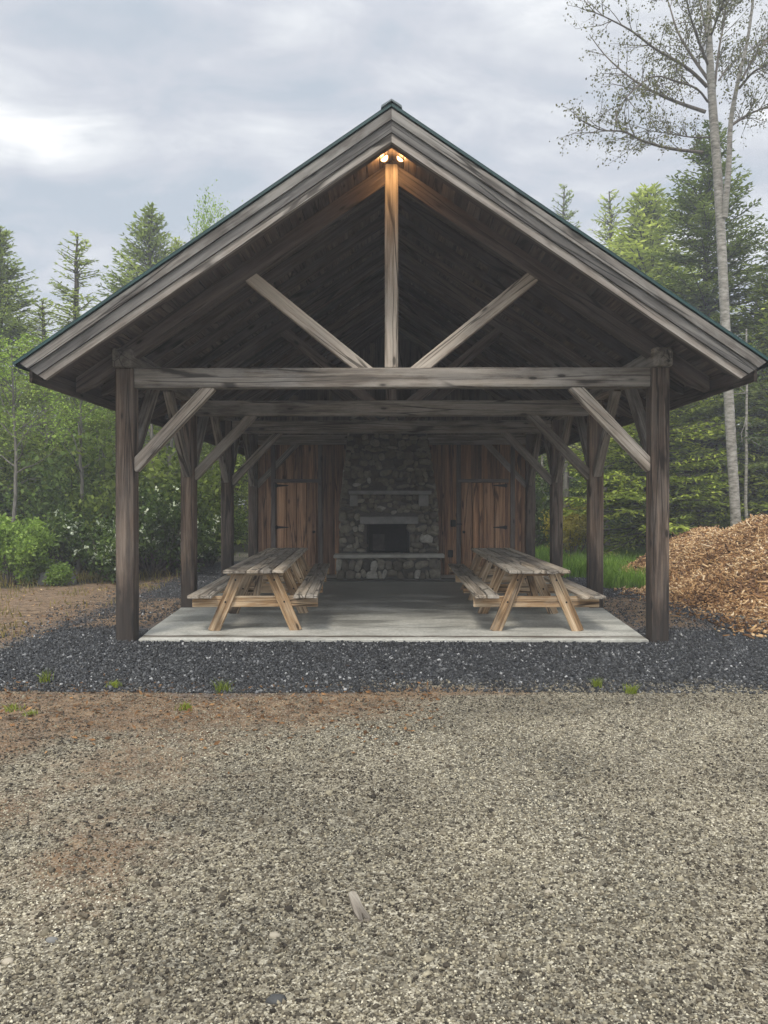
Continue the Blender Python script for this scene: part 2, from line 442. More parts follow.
# ------------------------------------------------------------------ ground
def ground_z(x, y):
    q = mnoise.noise(Vector((x * .35, y * .35, 1.3))) * .03 + mnoise.noise(Vector((x * 1.3, y * 1.3, 4.3))) * .008
    return q * min(1.0, max(0.0, (max(abs(x) - 3.2, 8.6 - y, y - 20)) / .8)) - .004
def dirt_sd(x, y):
    # bare rusty soil showing through the drive
    def blob(cx, cy, rx, ry): return .9 * (1 - np.sqrt(((x - cx) / rx) ** 2 + ((y - cy) / ry) ** 2))
    return np.maximum.reduce([blob(-2.1, 5.95, 1.9, .72), blob(-.75, 6.1, .9, .5), blob(-3.5, 5.3, 1.3, .8), blob(-1.62, 4.6, .45, .55) * .3 - .06, blob(-1.32, 3.45, .28, .42) * .3 - .06, blob(-2.3, 3.9, .5, .3) * .3 - .1, blob(.3, 6.45, .9, .16), blob(-2.6, 4.9, .4, .16)])
def gz_arr(x, y): return np.array([ground_z(a, b) for a, b in zip(x, y)])
def build_ground():
    def axis(lo, hi, dense_lo, dense_hi, step):
        a = list(np.arange(dense_lo, dense_hi + 1e-6, step))
        x = dense_hi; s = step
        while x < hi: s *= 1.35; x += s; a.append(min(x, hi))
        x = dense_lo; s = step
        while x > lo: s *= 1.35; x -= s; a.insert(0, max(x, lo))
        return np.array(a)
    X = axis(-400, 400, -13, 13, .2); Y = axis(-120, 800, -1, 27, .2)
    gx, gy = np.meshgrid(X, Y)
    n = len(X)
    V = np.stack([gx.ravel(), gy.ravel(), np.zeros(gx.size)], 1)
    # soft unevenness
    z = np.zeros(len(V))
    for i, (x, y) in enumerate(V[:, :2]):
        if abs(x) < 40 and -30 < y < 60:
            z[i] = ground_z(x, y)
    V[:, 2] = z
    i = np.arange(len(Y) - 1)[:, None] * n + np.arange(n - 1)[None, :]
    F = np.stack([i, i + 1, i + n + 1, i + n], -1).reshape(-1, 4)
    o = np_obj('ground', V, F, M['ground'], smooth=True)
    x, y = V[:, 0], V[:, 1]
    def put(name, val):
        a = o.data.attributes.new(name, 'FLOAT', 'POINT'); a.data.foreach_set('value', np.asarray(val, dtype=np.float32))
    front = 6.6 + .14 * np.sin(x * .9) + .10 * np.sin(x * 2.3 + 1) + .06 * np.sin(x * 5.1)
    ax_ = np.abs(x)
    bare = np.minimum.reduce([ax_ - 3.0, 4.25 - ax_, y - 9.7, 13.2 - y]) * 1.2 - .12
    put('black', np.clip(np.minimum.reduce([y - front, x + 4.3 + .05 * (y - 9), 4.75 - x + .0 * y, 21.5 - y, -bare]), -3, 3))
    bank = np.minimum.reduce([-4.2 - x, y - 8.2, 19 - y])
    d = np.maximum.reduce([bank, dirt_sd(x, y), bare + .3])
    put('dirt', np.clip(d, -3, 3))
    put('grass', np.clip(np.minimum.reduce([x - 3.6, y - 14.3, 30 - y]), -3, 3))
    put('wood', np.clip(np.maximum.reduce([np.minimum(-x - 5.2 - .0 * y, y - 14.6 - (x + 7) * .8), y - 25.5 - np.clip((x - 3), -3, 3) * .0, -x - 11, x - 14]), -3, 3))
    return tag(o, kind='structure')
build_ground()

def slab():
    mb = MB()
    pts = [(-2.9, 8.79), (2.93, 8.79), (3.0, 9.6), (3.17, 11.6), (3.2, 20), (-3.2, 20), (-3.17, 11.6), (-3.0, 9.6)]
    n = len(pts)
    cx = 0; cy = 13
    ins = [(x - .015 * (1 if x > 0 else -1), y + (.015 if y < 10 else -.0)) for x, y in pts]
    vs = [(x, y, -.1) for x, y in pts] + [(x, y, .02) for x, y in pts] + [(x, y, .03) for x, y in ins]
    fs = [tuple(range(2 * n, 3 * n))]
    for r in (0, 1):
        for i in range(n):
            fs.append((r * n + i, r * n + (i + 1) % n, (r + 1) * n + (i + 1) % n, (r + 1) * n + i))
    mb.add(vs, fs, None, .5)
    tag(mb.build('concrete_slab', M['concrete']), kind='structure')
slab()

# ------------------------------------------------------------------ loose stones (uncountable)
OCT_V = np.array([[1, 0, 0], [-1, 0, 0], [0, 1, 0], [0, -1, 0], [0, 0, 1], [0, 0, -1], ], float)
CUBE_V = np.array([[x, y, z] for x in (-1, 1) for y in (-1, 1) for z in (-1, 1)], float) * .75
CUBE_F = np.array([[0, 1, 3, 2], [4, 6, 7, 5], [0, 4, 5, 1], [2, 3, 7, 6], [0, 2, 6, 4], [1, 5, 7, 3]])
def rot_mats(n, rng, flat=False):
    q = rng.normal(size=(n, 4))
    if flat: q[:, 1:3] *= .28
    q /= np.linalg.norm(q, axis=1)[:, None]
    w, x, y, z = q.T
    return np.stack([np.stack([1 - 2 * (y * y + z * z), 2 * (x * y - w * z), 2 * (x * z + w * y)], 1),
                     np.stack([2 * (x * y + w * z), 1 - 2 * (x * x + z * z), 2 * (y * z - w * x)], 1),
                     np.stack([2 * (x * z - w * y), 2 * (y * z + w * x), 1 - 2 * (x * x + y * y)], 1)], 1)
def scatter_stones(name, pos, size, rng, mat, tint, flat=(.75, .55), keepflat=True):
    n = len(pos)
    v = CUBE_V[None] * (1 + rng.uniform(-.38, .38, (n, 8, 3)))
    sc = np.stack([size, size * rng.uniform(flat[0] * .8, 1.1, n), size * rng.uniform(flat[1] * .6, flat[1] * 1.3, n)], 1)
    v = v * sc[:, None, :]
    v = np.einsum('nij,nkj->nki', rot_mats(n, rng, keepflat), v) + pos[:, None, :]
    F = (CUBE_F[None] + (np.arange(n) * 8)[:, None, None]).reshape(-1, 4)
    return np_obj(name, v.reshape(-1, 3), F, mat, tint=np.repeat(tint, 6))

def gravel():
    rng = np.random.default_rng(5)
    # pale yard: denser towards the camera
    n = 290000
    y = 1.2 + (rng.random(n) ** 1.25) * 5.7
    x = rng.uniform(-1, 1, n) * (1.2 + .62 * y)
    front = 6.65 + .12 * np.sin(x * .9) + rng.normal(0, .22, n)
    k = (y < front) & ~((dirt_sd(x, y) + rng.normal(0, .18, n) > .02) & (rng.random(n) < .5))
    x, y = x[k], y[k]; n = len(x)
    s = rng.lognormal(math.log(.0032), .42, n); s = np.clip(s, .0018, .017) * (1 + .05 * y)
    clump = np.array([mnoise.noise(Vector((a * 1.1, b * 1.1, .0))) for a, b in zip(x, y)])
    broad = np.array([mnoise.noise(Vector((a * .45, b * .8, 9.0))) for a, b in zip(x, y)])
    t = np.clip(rng.beta(1.15, 1.0, n) + broad * .22 + clump * .26 - .13, 0, 1)
    t = np.where(dirt_sd(x, y) > .05, t * .8, t)
    t = t * np.clip(1.12 - (s - .0035) / .016, .5, 1.05)
    pos = np.stack([x, y, gz_arr(x, y) + s * .15 + rng.uniform(-.003, .003, n)], 1)
    kb = 420      # larger half-buried stones
    ib = rng.integers(0, n, kb); s[ib] = rng.uniform(.010, .021, kb) * (.7 + .12 * y[ib]); t[ib] = rng.uniform(.2, .62, kb); pos[ib, 2] = gz_arr(x[ib], y[ib]) - .001
    o = scatter_stones('loose_gravel', pos, s, rng, M['gravel'], t)
    tag(o, kind='stuff')
    # black stones round the pavilion
    n = 200000
    x = rng.uniform(-5.2, 5.2, n); y = 6.4 + (rng.random(n) ** 1.6) * 12
    front = 6.6 + .14 * np.sin(x * .9) + .10 * np.sin(x * 2.3 + 1) + .06 * np.sin(x * 5.1) + rng.normal(0, .28, n)
    side = rng.exponential(.35, n) * np.where(rng.random(n) < .25, -1.6, .35)
    k = (y > front) & (x > -4.3 - .05 * (y - 9) + side) & (x < 4.75 - side * .4) & ~((np.abs(x) < np.where(y < 9.6, 2.93, 3.1) + .03) & (y > 8.76) & (rng.random(n) < .997))
    k &= ~((np.minimum.reduce([np.abs(x) - 3.0, 4.25 - np.abs(x), y - 9.7, 13.2 - y]) + rng.normal(0, .15, n) > .1) & (rng.random(n) < .72))
    x, y = x[k], y[k]; n = len(x)
    s = np.clip(rng.lognormal(math.log(.008), .4, n), .004, .02)
    t = rng.beta(1.3, 2.1, n) * .97
    t[rng.random(n) < .014] = 1.0
    pos = np.stack([x, y, gz_arr(x, y) + s * .35 + rng.uniform(-.004, .006, n)], 1)
    o = scatter_stones('black_gravel', pos, s, rng, M['blackgravel'], t, (.8, .7), False)
    tag(o, kind='stuff')
gravel()

# ------------------------------------------------------------------ the pavilion
PAV = thing('timber_pavilion', 'open timber pavilion with a gabled green metal roof, dark posts and a board back wall', 'pavilion', (0, 14, 0))
POSTY = [8.78 + 2.72 * i for i in range(5)]
SL = .679; TOP = 5.57
ANG = math.atan(SL)
def roofz(x, off): return TOP + off - SL * abs(x)

def pavilion():
    B = lambda: MB()
    for i, y in enumerate(POSTY):
        for s in (-1, 1):
            mb = B(); x = 3.058 * s
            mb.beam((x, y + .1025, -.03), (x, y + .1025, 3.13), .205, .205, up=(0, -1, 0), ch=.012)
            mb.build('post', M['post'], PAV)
    for s in (-1, 1):
        mb = B(); mb.beam((3.06 * s, 8.70, 3.235), (3.06 * s, 20.2, 3.235), .215, .21, ch=.012)
        mb.build('wall_plate', M['beam'], PAV)
    for i, y in enumerate(POSTY):
        yc = y + .105
        front = i == 0
        mb = B(); mb.beam((-2.954, yc, 3.018), (2.954, yc, 3.018), .16, .225, ch=.01, tint=.6)
        mb.build('tie_beam', M['beam'], PAV)
        mb = B(); mb.beam((0, yc, 3.132), (0, yc, 5.455), .155, .155, up=(0, -1, 0), ch=.008, tint=.6)
        mb.build('king_post', M['pale'] if i == 0 else M['rafter'], PAV)  # rear trusses take darker timber, standing in for shade under the roof
        for s in (-1, 1):
            # principal rafter with a plumb-cut tail
            mb = B()
            xe = 3.62
            poly = [(0, roofz(0, -.09)), (s * xe, roofz(xe, -.09)), (s * xe, roofz(xe, -.25)), (s * 3.4, roofz(3.4, -.31)), (0, roofz(0, -.31))]
            mb.prism(poly, yc - .075 + (.0 if s > 0 else .001), yc + .075, tint=.55, grain_dir=(1, -SL * s))
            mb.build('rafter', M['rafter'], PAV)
            mb = B(); mb.beam((.245 * s, yc, 3.06), (1.64 * s, yc, 4.195), .14, .15, up=(-s, 0, 1), ch=.008, tint=.65)
            mb.build('strut', M['pale'] if i == 0 else M['rafter'], PAV)  # behind the front truss, roof shade is put into the strut colour
            if i < 4:
                mb = B(); mb.beam((2.985 * s, yc, 1.985), (2.08 * s, yc, 2.935), .115, .135, up=(s, 0, 1), ch=.008, tint=.6)
                mb.build('knee_brace', M['pale'] if i == 0 else M['beam'], PAV)
            # knee braces along the wall plates
            for d in (-1, 1):
                if (i == 0 and d < 0) or (i == 4 and d > 0): continue
                if i == 3 and d > 0 or i == 4: continue
                yb = y + .1025 + d * .09
                mb = B(); mb.beam((3.058 * s, yb, 2.02), (3.058 * s, yb + d * 1.0, 3.15), .115, .135, up=(0, d * -1, 1), ch=.008, tint=.5)
                mb.build('knee_brace', M['beam'], PAV)
    # common rafters between the trusses
    ys = [y + .105 + f * 2.72 for y in POSTY[:4] for f in (.25, .5, .75)] + [8.13]
    for y in ys:
        for s in (-1, 1):
            mb = B()
            poly = [(0, roofz(0, -.092)), (s * 3.6, roofz(3.6, -.092)), (s * 3.6, roofz(3.6, -.2)), (s * 3.5, roofz(3.5, -.235)), (0, roofz(0, -.235))]
            mb.prism(poly, y - .045, y + .045 + (.0 if s > 0 else .001), tint=random.random(), grain_dir=(1, -SL * s))
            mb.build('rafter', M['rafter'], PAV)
    # ridge board under the deck
    mb = B(); mb.beam((0, 8.99, 5.36), (0, 20.3, 5.36), .07, .20, ch=.004); mb.build('ridge_beam', M['rafter'], PAV)
    # deck boards (run along the ridge), metal sheets, ridge cap
    deck = B()
    n = 26; Ls = 3.70 / math.cos(ANG)
    for s in (-1, 1):
        for q in range(n):
            a = Ls * q / n + .003; b = Ls * (q + 1) / n - .003
            mid = (a + b) / 2
            x = mid * math.cos(ANG) * s
            z = roofz(x, -.068)
            rot = Matrix.Rotation(s * ANG, 3, 'Y')
            cuts = [7.80, random.uniform(10, 13), random.uniform(14, 17), 20.4]
            for c0, c1 in zip(cuts[:-1], cuts[1:]):
                deck.box((x, (c0 + c1) / 2, z), (b - a, c1 - c0 - .004, .024), rot, .003, 1)
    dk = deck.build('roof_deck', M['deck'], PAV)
    for s in (-1, 1):
        mb = B()
        # ribbed metal sheet: ribs run down the slope
        P = []
        y0, y1 = 7.68, 20.45
        prof = []
        y = y0
        while y < y1 - .001:
            prof += [(y, 0), (min(y + .18, y1), 0), (min(y + .2, y1), .012), (min(y + .235, y1), .012)]
            y += .255
        prof.append((y1, 0))
        up = Vector((s * math.sin(ANG), 0, math.cos(ANG)))
        vs = []
        for (yy, hh) in prof:
            for e in (0, 1):
                x = (0.0, 3.79)[e] * s
                b = Vector((x, yy, roofz(x, -.012)))
                vs.append(b + up * hh)
        fs = []
        for i in range(len(prof) - 1):
            f = (2 * i, 2 * i + 1, 2 * i + 3, 2 * i + 2)
            fs.append(f if s < 0 else f[::-1])
        mb.add(vs, fs)
        # folded drip edges at the rake and the eave
        rot = Matrix.Rotation(s * ANG, 3, 'Y')
        L = 3.79 / math.cos(ANG)
        mb.box((1.895 * s, 7.688, roofz(1.895, -.026)), (L, .012, .030), rot, .001)
        mb.box((3.782 * s, 14.06, roofz(3.782, -.035)), (.012, 12.75, .05), rot, .001)
        mb.build('metal_roofing', M['metal_roof'], PAV)
    mb = B()
    mb.prism([(-.10, roofz(.10, .022)), (0, TOP + .018), (.10, roofz(.10, .022)), (.105, roofz(.105, .0)), (0, TOP + .002), (-.105, roofz(.105, .0))], 7.665, 20.47)
    mb.build('ridge_cap', M['cap'], PAV)
    # rake boards front and back; the eave ends are cut on one slanting line
    def rake(y0, y1, o0, o1, mat, name, tint):
        for s in (-1, 1):
            mb = B()
            def tip(o):
                # cut line from the eave tip inwards: falls .67 per metre
                # board edge: TOP+o-SL*x ; cut: 3.01-.68*(3.77-x)  (x outward)
                xx = (TOP + o - 3.01 + .68 * 3.77) / (SL + .68)
                return xx
            xa, xb = tip(o0), tip(o1)
            g = .0006 * s
            poly = [(0 + g, roofz(0, o0)), (s * xa, roofz(xa, o0)), (s * xb, roofz(xb, o1)), (0 + g, roofz(0, o1))]
            mb.prism(poly, y0, y1, tint=tint, grain_dir=(1, -SL * s))
            mb.build(name, mat, PAV)
    rake(7.70, 7.745, -.058, -.165, M['rake'], 'rake_board', .55)
    rake(7.725, 7.765, -.168, -.28, M['rake_low'], 'rake_board', .5)
    rake(7.748, 7.80, -.283, -.37, M['trim'], 'rake_trim', .55)
    rake(20.37, 20.41, -.058, -.28, M['rake'], 'rake_board', .5)
    # eave fascia
    for s in (-1, 1):
        mb = B(); z = roofz(3.66, -.19)
        mb.beam((3.67 * s, 7.81, z), (3.67 * s, 20.36, z), .035, .17, ch=.004, tint=.3)
        mb.build('fascia', M['rafter'], PAV)
    # board wall at the fourth truss, closing the store room
    def boards(x0, x1, yface, zfun, name, mat, axis='x', gap=.006, wmin=.17, wmax=.26, thick=.028, z0=.035, holes=()):
        mb = B(); x = x0
        while x < x1 - .01:
            w = min(random.uniform(wmin, wmax), x1 - x)
            if x1 - x - w < .06: w = x1 - x
            t = zfun(x + w / 2)
            segs = [(z0, t)]
            for (hx0, hx1, hz) in holes:
                if x + w > hx0 + .01 and x < hx1 - .01: segs = [(hz, t)]
            for a, b in segs:
                dy = random.uniform(0, .014)
                c = (x + w / 2, yface + thick / 2 + dy, (a + b) / 2) if axis == 'x' else (yface + thick / 2, x + w / 2, (a + b) / 2)
                sz = (w - gap, thick, b - a) if axis == 'x' else (thick, w - gap, b - a)
                mb.box(c, sz, None, .004, 2)
            x += w
        return mb.build(name, mat, PAV)
    WY = 16.99
    wl = boards(-2.954, 2.954, WY, lambda x: min(2.90, 9), 'back_wall', M['plank'])
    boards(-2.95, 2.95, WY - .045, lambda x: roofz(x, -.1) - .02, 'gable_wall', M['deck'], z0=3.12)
    boards(17.15, 19.66, -3.02, lambda y: 3.12, 'side_wall', M['plank'], 'y')
    boards(17.15, 19.66, 2.99, lambda y: 3.12, 'side_wall', M['plank'], 'y')
    boards(-2.954, 2.954, 19.76, lambda x: 2.90, 'rear_wall', M['plank'])
    # dark backing sheets behind the gaps
    mb = B(); mb.box((0, WY + .05, 1.48), (5.9, .02, 2.86), None, .002, 0); mb.build('wall_backing', M['rafter'], PAV)
    mb = B(); mb.prism([(-2.9, 2.95), (2.9, 2.95), (2.9, roofz(2.9, -.12)), (0, TOP - .12), (-2.9, roofz(2.9, -.12))], WY + .0, WY + .02); mb.build('gable_light_stop', M['rafter'], PAV)  # unseen sheet added to stop light leaking between the gable boards
    # trim posts and battens on the wall
    for (xa, xb) in ((-1.62, -1.52), (-2.66, -2.56), (1.43, 1.53), (2.62, 2.72)):
        mb = B(); mb.box(((xa + xb) / 2, WY - .0125, 1.47), (xb - xa, .022, 2.86), None, .004, 2); mb.build('wall_batten', M['trimwall'], PAV)
    # doors
    for (x0, x1, hinge) in ((-2.53, -1.65, -1), (1.54, 2.50, 1)):
        mb = B(); nb = 4; w = (x1 - x0) / nb
        for q in range(nb):
            mb.box((x0 + w * (q + .5), WY - .02, 1.06), (w - .016, .03, 2.0), None, .004, 2, tint=random.uniform(.15, 1))
        d = mb.build('door', M['doorplank'], PAV)
        mb = B(); mb.box(((x0 + x1) / 2, WY - .02, 2.105), (x1 - x0 + .16, .036, .075), None, .004, 0, tint=.5); mb.build('door_head', M['trimwall'], PAV)
        hx = x0 if hinge < 0 else x1
        for z in (2.0, 1.08):
            mb = B()
            n = 6; pts = []
            for q in range(n + 1):
                f = q / n; r = .028 * (1 - f) + .008
                pts.append((hx - hinge * (f * .30 - .04), r))
            poly = [(x, z + r) for x, r in pts] + [(x, z - r) for x, r in pts[::-1]]
            mb.prism(poly, WY - .046, WY - .037, tint=.5)
            mb.lathe([(.014, -.045), (.014, .045)], (hx, WY - .045, z), (0, 0, 1), 8)
            mb.build('strap_hinge', M['iron'], d)
        kx = x1 - .06 if hinge < 0 else x0 + .05
        mb = B()
        mb.lathe([(.03, 0), (.03, .006), (.011, .008), (.011, .035), (.026, .045), (.03, .06), (.02, .075)], (kx, WY - .035, .98), (0, -1, 0), 12)
        mb.build('door_knob', M['iron'], d)
    mb = B(); mb.box((1.36, WY - .03, 1.17), (.11, .05, .15), None, .006, 2)
    mb.lathe([(.012, 0), (.012, .12)], (1.43, WY - .04, 1.15), (1, 0, 0), 8); mb.build('hasp', M['iron'], PAV)
    mb = B(); mb.box((1.30, WY - .025, .50), (.11, .045, .16), None, .006, 2); mb.build('outlet_box', M['iron'], PAV)
    for s in (-1, 1):   # wall lamp boxes low beside the fireplace, dark lumps on the wall
        pass
pavilion()

# ------------------------------------------------------------------ fireplace
def icosphere(sub=1):
    import bmesh
    bm = bmesh.new(); bmesh.ops.create_icosphere(bm, subdivisions=sub, radius=1)
    v = [x.co.copy() for x in bm.verts]; f = [[l.index for l in q.verts] for q in bm.faces]
    bm.free(); return v, f
ICO1 = icosphere(1); ICO2 = icosphere(2)

def stones_on(mb, x0f, x1f, z0, z1, yface, skip=(), axis='x', sgn=1, rowh=(.06, .17), depth=.05):
    """rows of rounded fieldstones on an upright face"""
    z = z0
    while z < z1 - .03:
        h = min(random.uniform(*rowh), z1 - z)
        a, b = x0f(z + h / 2), x1f(z + h / 2)
        x = a
        while x < b - .02:
            w = min(random.choice([random.uniform(.07, .17), random.uniform(.13, .30)]), b - x)
            if b - x - w < .06: w = b - x
            cx, cz = x + w / 2, z + h / 2 + random.uniform(-.035, .035)
            hh = h * random.uniform(.7, 1.35)
            if not any(cx > s0 and cx < s1 and cz > t0 and cz < t1 for s0, s1, t0, t1 in skip):
                an = random.uniform(-.4, .4); seed = random.uniform(0, 99)
                vs = []
                for v in ICO2[0]:
                    p = Vector((math.copysign(abs(v.x) ** .72, v.x), math.copysign(abs(v.y) ** .8, v.y), math.copysign(abs(v.z) ** .72, v.z)))
                    p *= 1 + .22 * mnoise.noise(v * 1.5 + Vector((seed, 0, 0)))
                    px, pz = p.x * w * .5, p.z * hh * .5
                    px, pz = px * math.cos(an) - pz * math.sin(an), px * math.sin(an) + pz * math.cos(an)
                    dd = p.y * depth
                    vs.append((cx + px, yface + dd, cz + pz) if axis == 'x' else (yface + dd * sgn, cx + px, cz + pz))
                off = Vector((random.uniform(0, 50),) * 3)
                t = min(.9, max(0, random.gauss(.43, .25)))
                mb.add(vs, ICO2[1], [Vector(v) + off for v in vs], t)
            x += w
        z += h

def fireplace():
    F = thing('stone_fireplace', 'tall fieldstone fireplace with raised hearth, tapering chimney breast and black firebox between the two doors', 'fireplace', (-.05, 16.4, .03))
    YF = 16.2
    lx = lambda z: -1.10 if z < 1.5 else max(-1.10 + (z - 1.5) * .105, -.90)
    rx = lambda z: .985 if z < 1.5 else min(.985 - (z - 1.5) * .125, .985)
    lx = lambda z: -1.10 if z < 1.5 else -1.10 + (z - 1.5) * .115
    rx = lambda z: .985 if z < 1.5 else .985 - (z - 1.5) * .145
    Z1 = 3.55
    core = MB(); e = .035
    fb = (-.526, .37, .56, 1.17)
    def blk(xa0, xb0, xa1, xb1, z0, z1, y0, y1, mi=0):
        core.add([(xa0, y0, z0), (xb0, y0, z0), (xb0, y1, z0), (xa0, y1, z0), (xa1, y0, z1), (xb1, y0, z1), (xb1, y1, z1), (xa1, y1, z1)],
                 [(3, 2, 1, 0), (4, 5, 6, 7), (0, 1, 5, 4), (1, 2, 6, 5), (2, 3, 7, 6), (3, 0, 4, 7)], None, .5, mi)
    blk(lx(0) + e, fb[0], lx(1.17) + e, fb[0], .03, 1.17, YF, 16.975)
    blk(fb[1], rx(0) - e, fb[1], rx(1.17) - e, .03, 1.17, YF, 16.975)
    blk(lx(1.17) + e, rx(1.17) - e, lx(1.5) + e, rx(1.5) - e, 1.17, 1.5, YF, 16.97)
    blk(lx(1.5) + e, rx(1.5) - e, lx(Z1) + e, rx(Z1) - e, 1.5, Z1, YF, 16.968)
    br = core.build('chimney_breast', [M['mortar'], M['soot']], F)
    st = MB()
    stones_on(st, lambda z: lx(z), lambda z: rx(z), .57, 3.6, YF - .002, skip=[(fb[0] - .04, fb[1] + .04, .5, 1.2), (-.70, .60, 1.12, 1.36), (-.92, .86, 1.77, 1.9)])
    for s, fn in ((-1, lx), (1, rx)):
        z = .57
        while z < 3.6:
            stones_on(st, lambda q: YF + .02, lambda q: 16.95, z, z + .16, fn(z + .08) - s * .035, axis='y', sgn=1, rowh=(.15, .165), depth=.05)
            z += .16
    st.build('stone_facing', M['stone'], br, smooth=True)
    # firebox lining
    fbx = MB()
    t = .03; x0, x1, z0, z1 = fb; yb = 16.72
    fbx.box(((x0 + x1) / 2, yb + .02, (z0 + z1) / 2), (x1 - x0 - .004, .04, z1 - z0), None, .002, mi=0)
    fbx.box((x0 + t / 2 + .002, (YF + .04 + yb) / 2, (z0 + z1) / 2), (t, yb - YF - .045, z1 - z0 - .004), None, .002, mi=0)
    fbx.box((x1 - t / 2 - .002, (YF + .04 + yb) / 2, (z0 + z1) / 2), (t, yb - YF - .045, z1 - z0 - .004), None, .002, mi=0)
    fbx.box(((x0 + x1) / 2, (YF + .04 + yb) / 2, z0 + .012), (x1 - x0 - .07, yb - YF - .05, .02), None, .002, mi=0)
    fbx.box((x0 + .25, yb - .012, z0 + .2), (.26, .02, .36), None, .01, mi=1)
    fbx.build('firebox', [M['soot'], M['ash']], F)
    # hearth
    h = MB()
    h.box((-.06, 16.0, .26), (2.08, .36, .46), None, .01)
    hb = h.build('hearth', M['mortar'], F)
    st = MB()
    stones_on(st, lambda z: -1.13, lambda z: 1.01, .04, .48, 15.815, rowh=(.12, .24), depth=.04)
    for s, xx in ((-1, -1.105), (1, .985)):
        stones_on(st, lambda z: 15.84, lambda z: 16.2, .04, .48, xx, axis='y', rowh=(.12, .24), depth=.04)
    st.build('stone_facing', M['stone'], hb, smooth=True)
    h = MB(); h.box((-.05, 15.965, .52), (2.28, .46, .075), None, .014, 0, jit=.006); h.build('hearth_slab', M['hearthslab'], F)
    h = MB(); h.box((-.02, 15.72, .045), (2.66, .5, .03), None, .008); h.build('plinth', M['mortar'], F)
    h = MB(); h.box((-.05, YF - .03, 1.25), (1.22, .20, .155), None, .016, 0, jit=.006); h.build('lintel', M['lintel'], F)
    h = MB(); h.box((-.03, YF - .09, 1.83), (1.72, .28, .08), None, .012, 0, jit=.004); h.build('mantel', M['lintel'], F)
    for xa, xb in ((-.87, -.71), (.57, .77)):
        h = MB(); h.box(((xa + xb) / 2, YF - .06, 1.665), (xb - xa, .20, .24), None, .015, 0, jit=.004); h.build('corbel', M['lintel'], F)
fireplace()

# ------------------------------------------------------------------ floodlight at the gable peak
def floodlight():
    y = 8.74; z = 5.47
    L = thing('flood_light', 'twin-headed floodlight glowing warm orange at the peak of the gable', 'light', (0.02, y, z))
    mb = MB(); mb.lathe([(.055, 0), (.055, .02), (.03, .035)], (0.02, 8.80, z + .03), (0, -1, 0), 16); mb.build('mount_plate', M['fixture'], L)
    for px in (384.5, 400.5):
        x = (px - 391.5) * 8.6 / 770
        mb = MB()
        d = Vector(((x - .02) * .9, -1, -.38)).normalized()
        p0 = Vector((.02, 8.78, z + .03)); p1 = Vector((x, 8.70, z))
        mb.beam(p0, p1, .02, .02, ch=.003)
        mb.lathe([(.02, -.01), (.036, .01), (.047, .05), (.052, .085), (.052, .095), (.046, .095), (.044, .088)], p1, d, 18)
        hd = mb.build('lamp_head', M['fixture'], L, smooth=False)
        mb = MB(); mb.lathe([(.042, .089), (.044, .097), (.034, .109), (.012, .115)], p1, d, 18)
        mb.build('lens', M['lens'], hd, smooth=True)
        ld = bpy.data.lights.new('flood_lamp', 'POINT'); ld.energy = 4.5; ld.color = (1, .55, .22); ld.shadow_soft_size = .04
        lo = bpy.data.objects.new('flood_lamp', ld); COL.objects.link(lo)
        lo.location = p1 + d * .20
        adopt(lo, L)
floodlight()

# ------------------------------------------------------------------ picnic tables
def make_table():
    T = thing('picnic_table', 'x', 'picnic table')
    LEN = 5.0
    mb = MB()
    for i in range(5):
        x = -.295 + i * .1475
        cut = LEN * (.47 if i % 2 == 0 else .5)
        j0 = random.uniform(-.02, .03)
        for a, b in ((j0, cut), (cut + .006, LEN + random.uniform(-.03, .02))):
            mb.box((x + random.uniform(-.003, .003), (a + b) / 2, .731 + random.uniform(-.002, .003)), (.139, b - a, .038), Matrix.Rotation(random.uniform(-.0015, .0015), 3, 'Z'), .006, 1)
    mb.build('tabletop', M['tabletop'], T)
    for s in (-1, 1):
        mb = MB()
        for q in (0, 1):
            x = s * (.555 + q * .148)
            for a, b in ((random.uniform(-.02, .02) - .03, LEN * .5), (LEN * .5 + .006, LEN + .03)):
                mb.box((x, (a + b) / 2, .438 + random.uniform(-.002, .003)), (.139, b - a, .038), None, .006, 1)
        mb.build('bench', M['tabletop'], T)
    frames = [.22, 1.72, 3.25, 4.75]
    for y in frames:
        for s in (-1, 1):
            mb = MB(); mb.beam((s * .505, y, -.012), (s * .195, y, .712), .040, .14, up=(s, 0, .4), ch=.006, tint=random.uniform(.45, .95))
            mb.build('leg', M['tableleg'], T)
        mb = MB(); mb.beam((-.765, y + .041, .352), (.765, y + .041, .352), .038, .135, ch=.006, tint=.7); mb.build('crossbar', M['tableleg'], T)
        for s in (-1, 1):
            for zz, xx in ((.352, .356), (.62, .235)):
                mb = MB(); mb.lathe([(.012, 0), (.012, .004), (.008, .007)], (s * xx, y - .020, zz), (0, -1, 0), 8)
                mb.build('bolt_head', M['iron'], T)
        mb = MB(); mb.beam((-.34, y + .041, .69), (.34, y + .041, .69), .038, .042, ch=.004, tint=.5); mb.build('top_cleat', M['tableleg'], T)
    for y, d in ((.28, 1), (4.75, -1)):
        mb = MB(); mb.beam((0, y + .03, .40), (0, y + d * .62, .705), .085, .038, up=(0, -d, 1), ch=.005); mb.build('diagonal_brace', M['tableleg'], T)
    return T
T0 = make_table()
T1 = copy_tree(T0)
T0.location = (-1.655, 9.16, .03); T0.rotation_euler = (0, 0, R(2.9))
T1.location = (1.765, 9.16, .03); T1.rotation_euler = (0, 0, R(-.6))
T0['label'] = 'long weathered picnic table with plank benches left of the fireplace'
T1['label'] = 'long weathered picnic table with plank benches right of the fireplace, nearer the wood chip pile'
for t in (T0, T1): t['group'] = 'picnic tables under the pavilion'

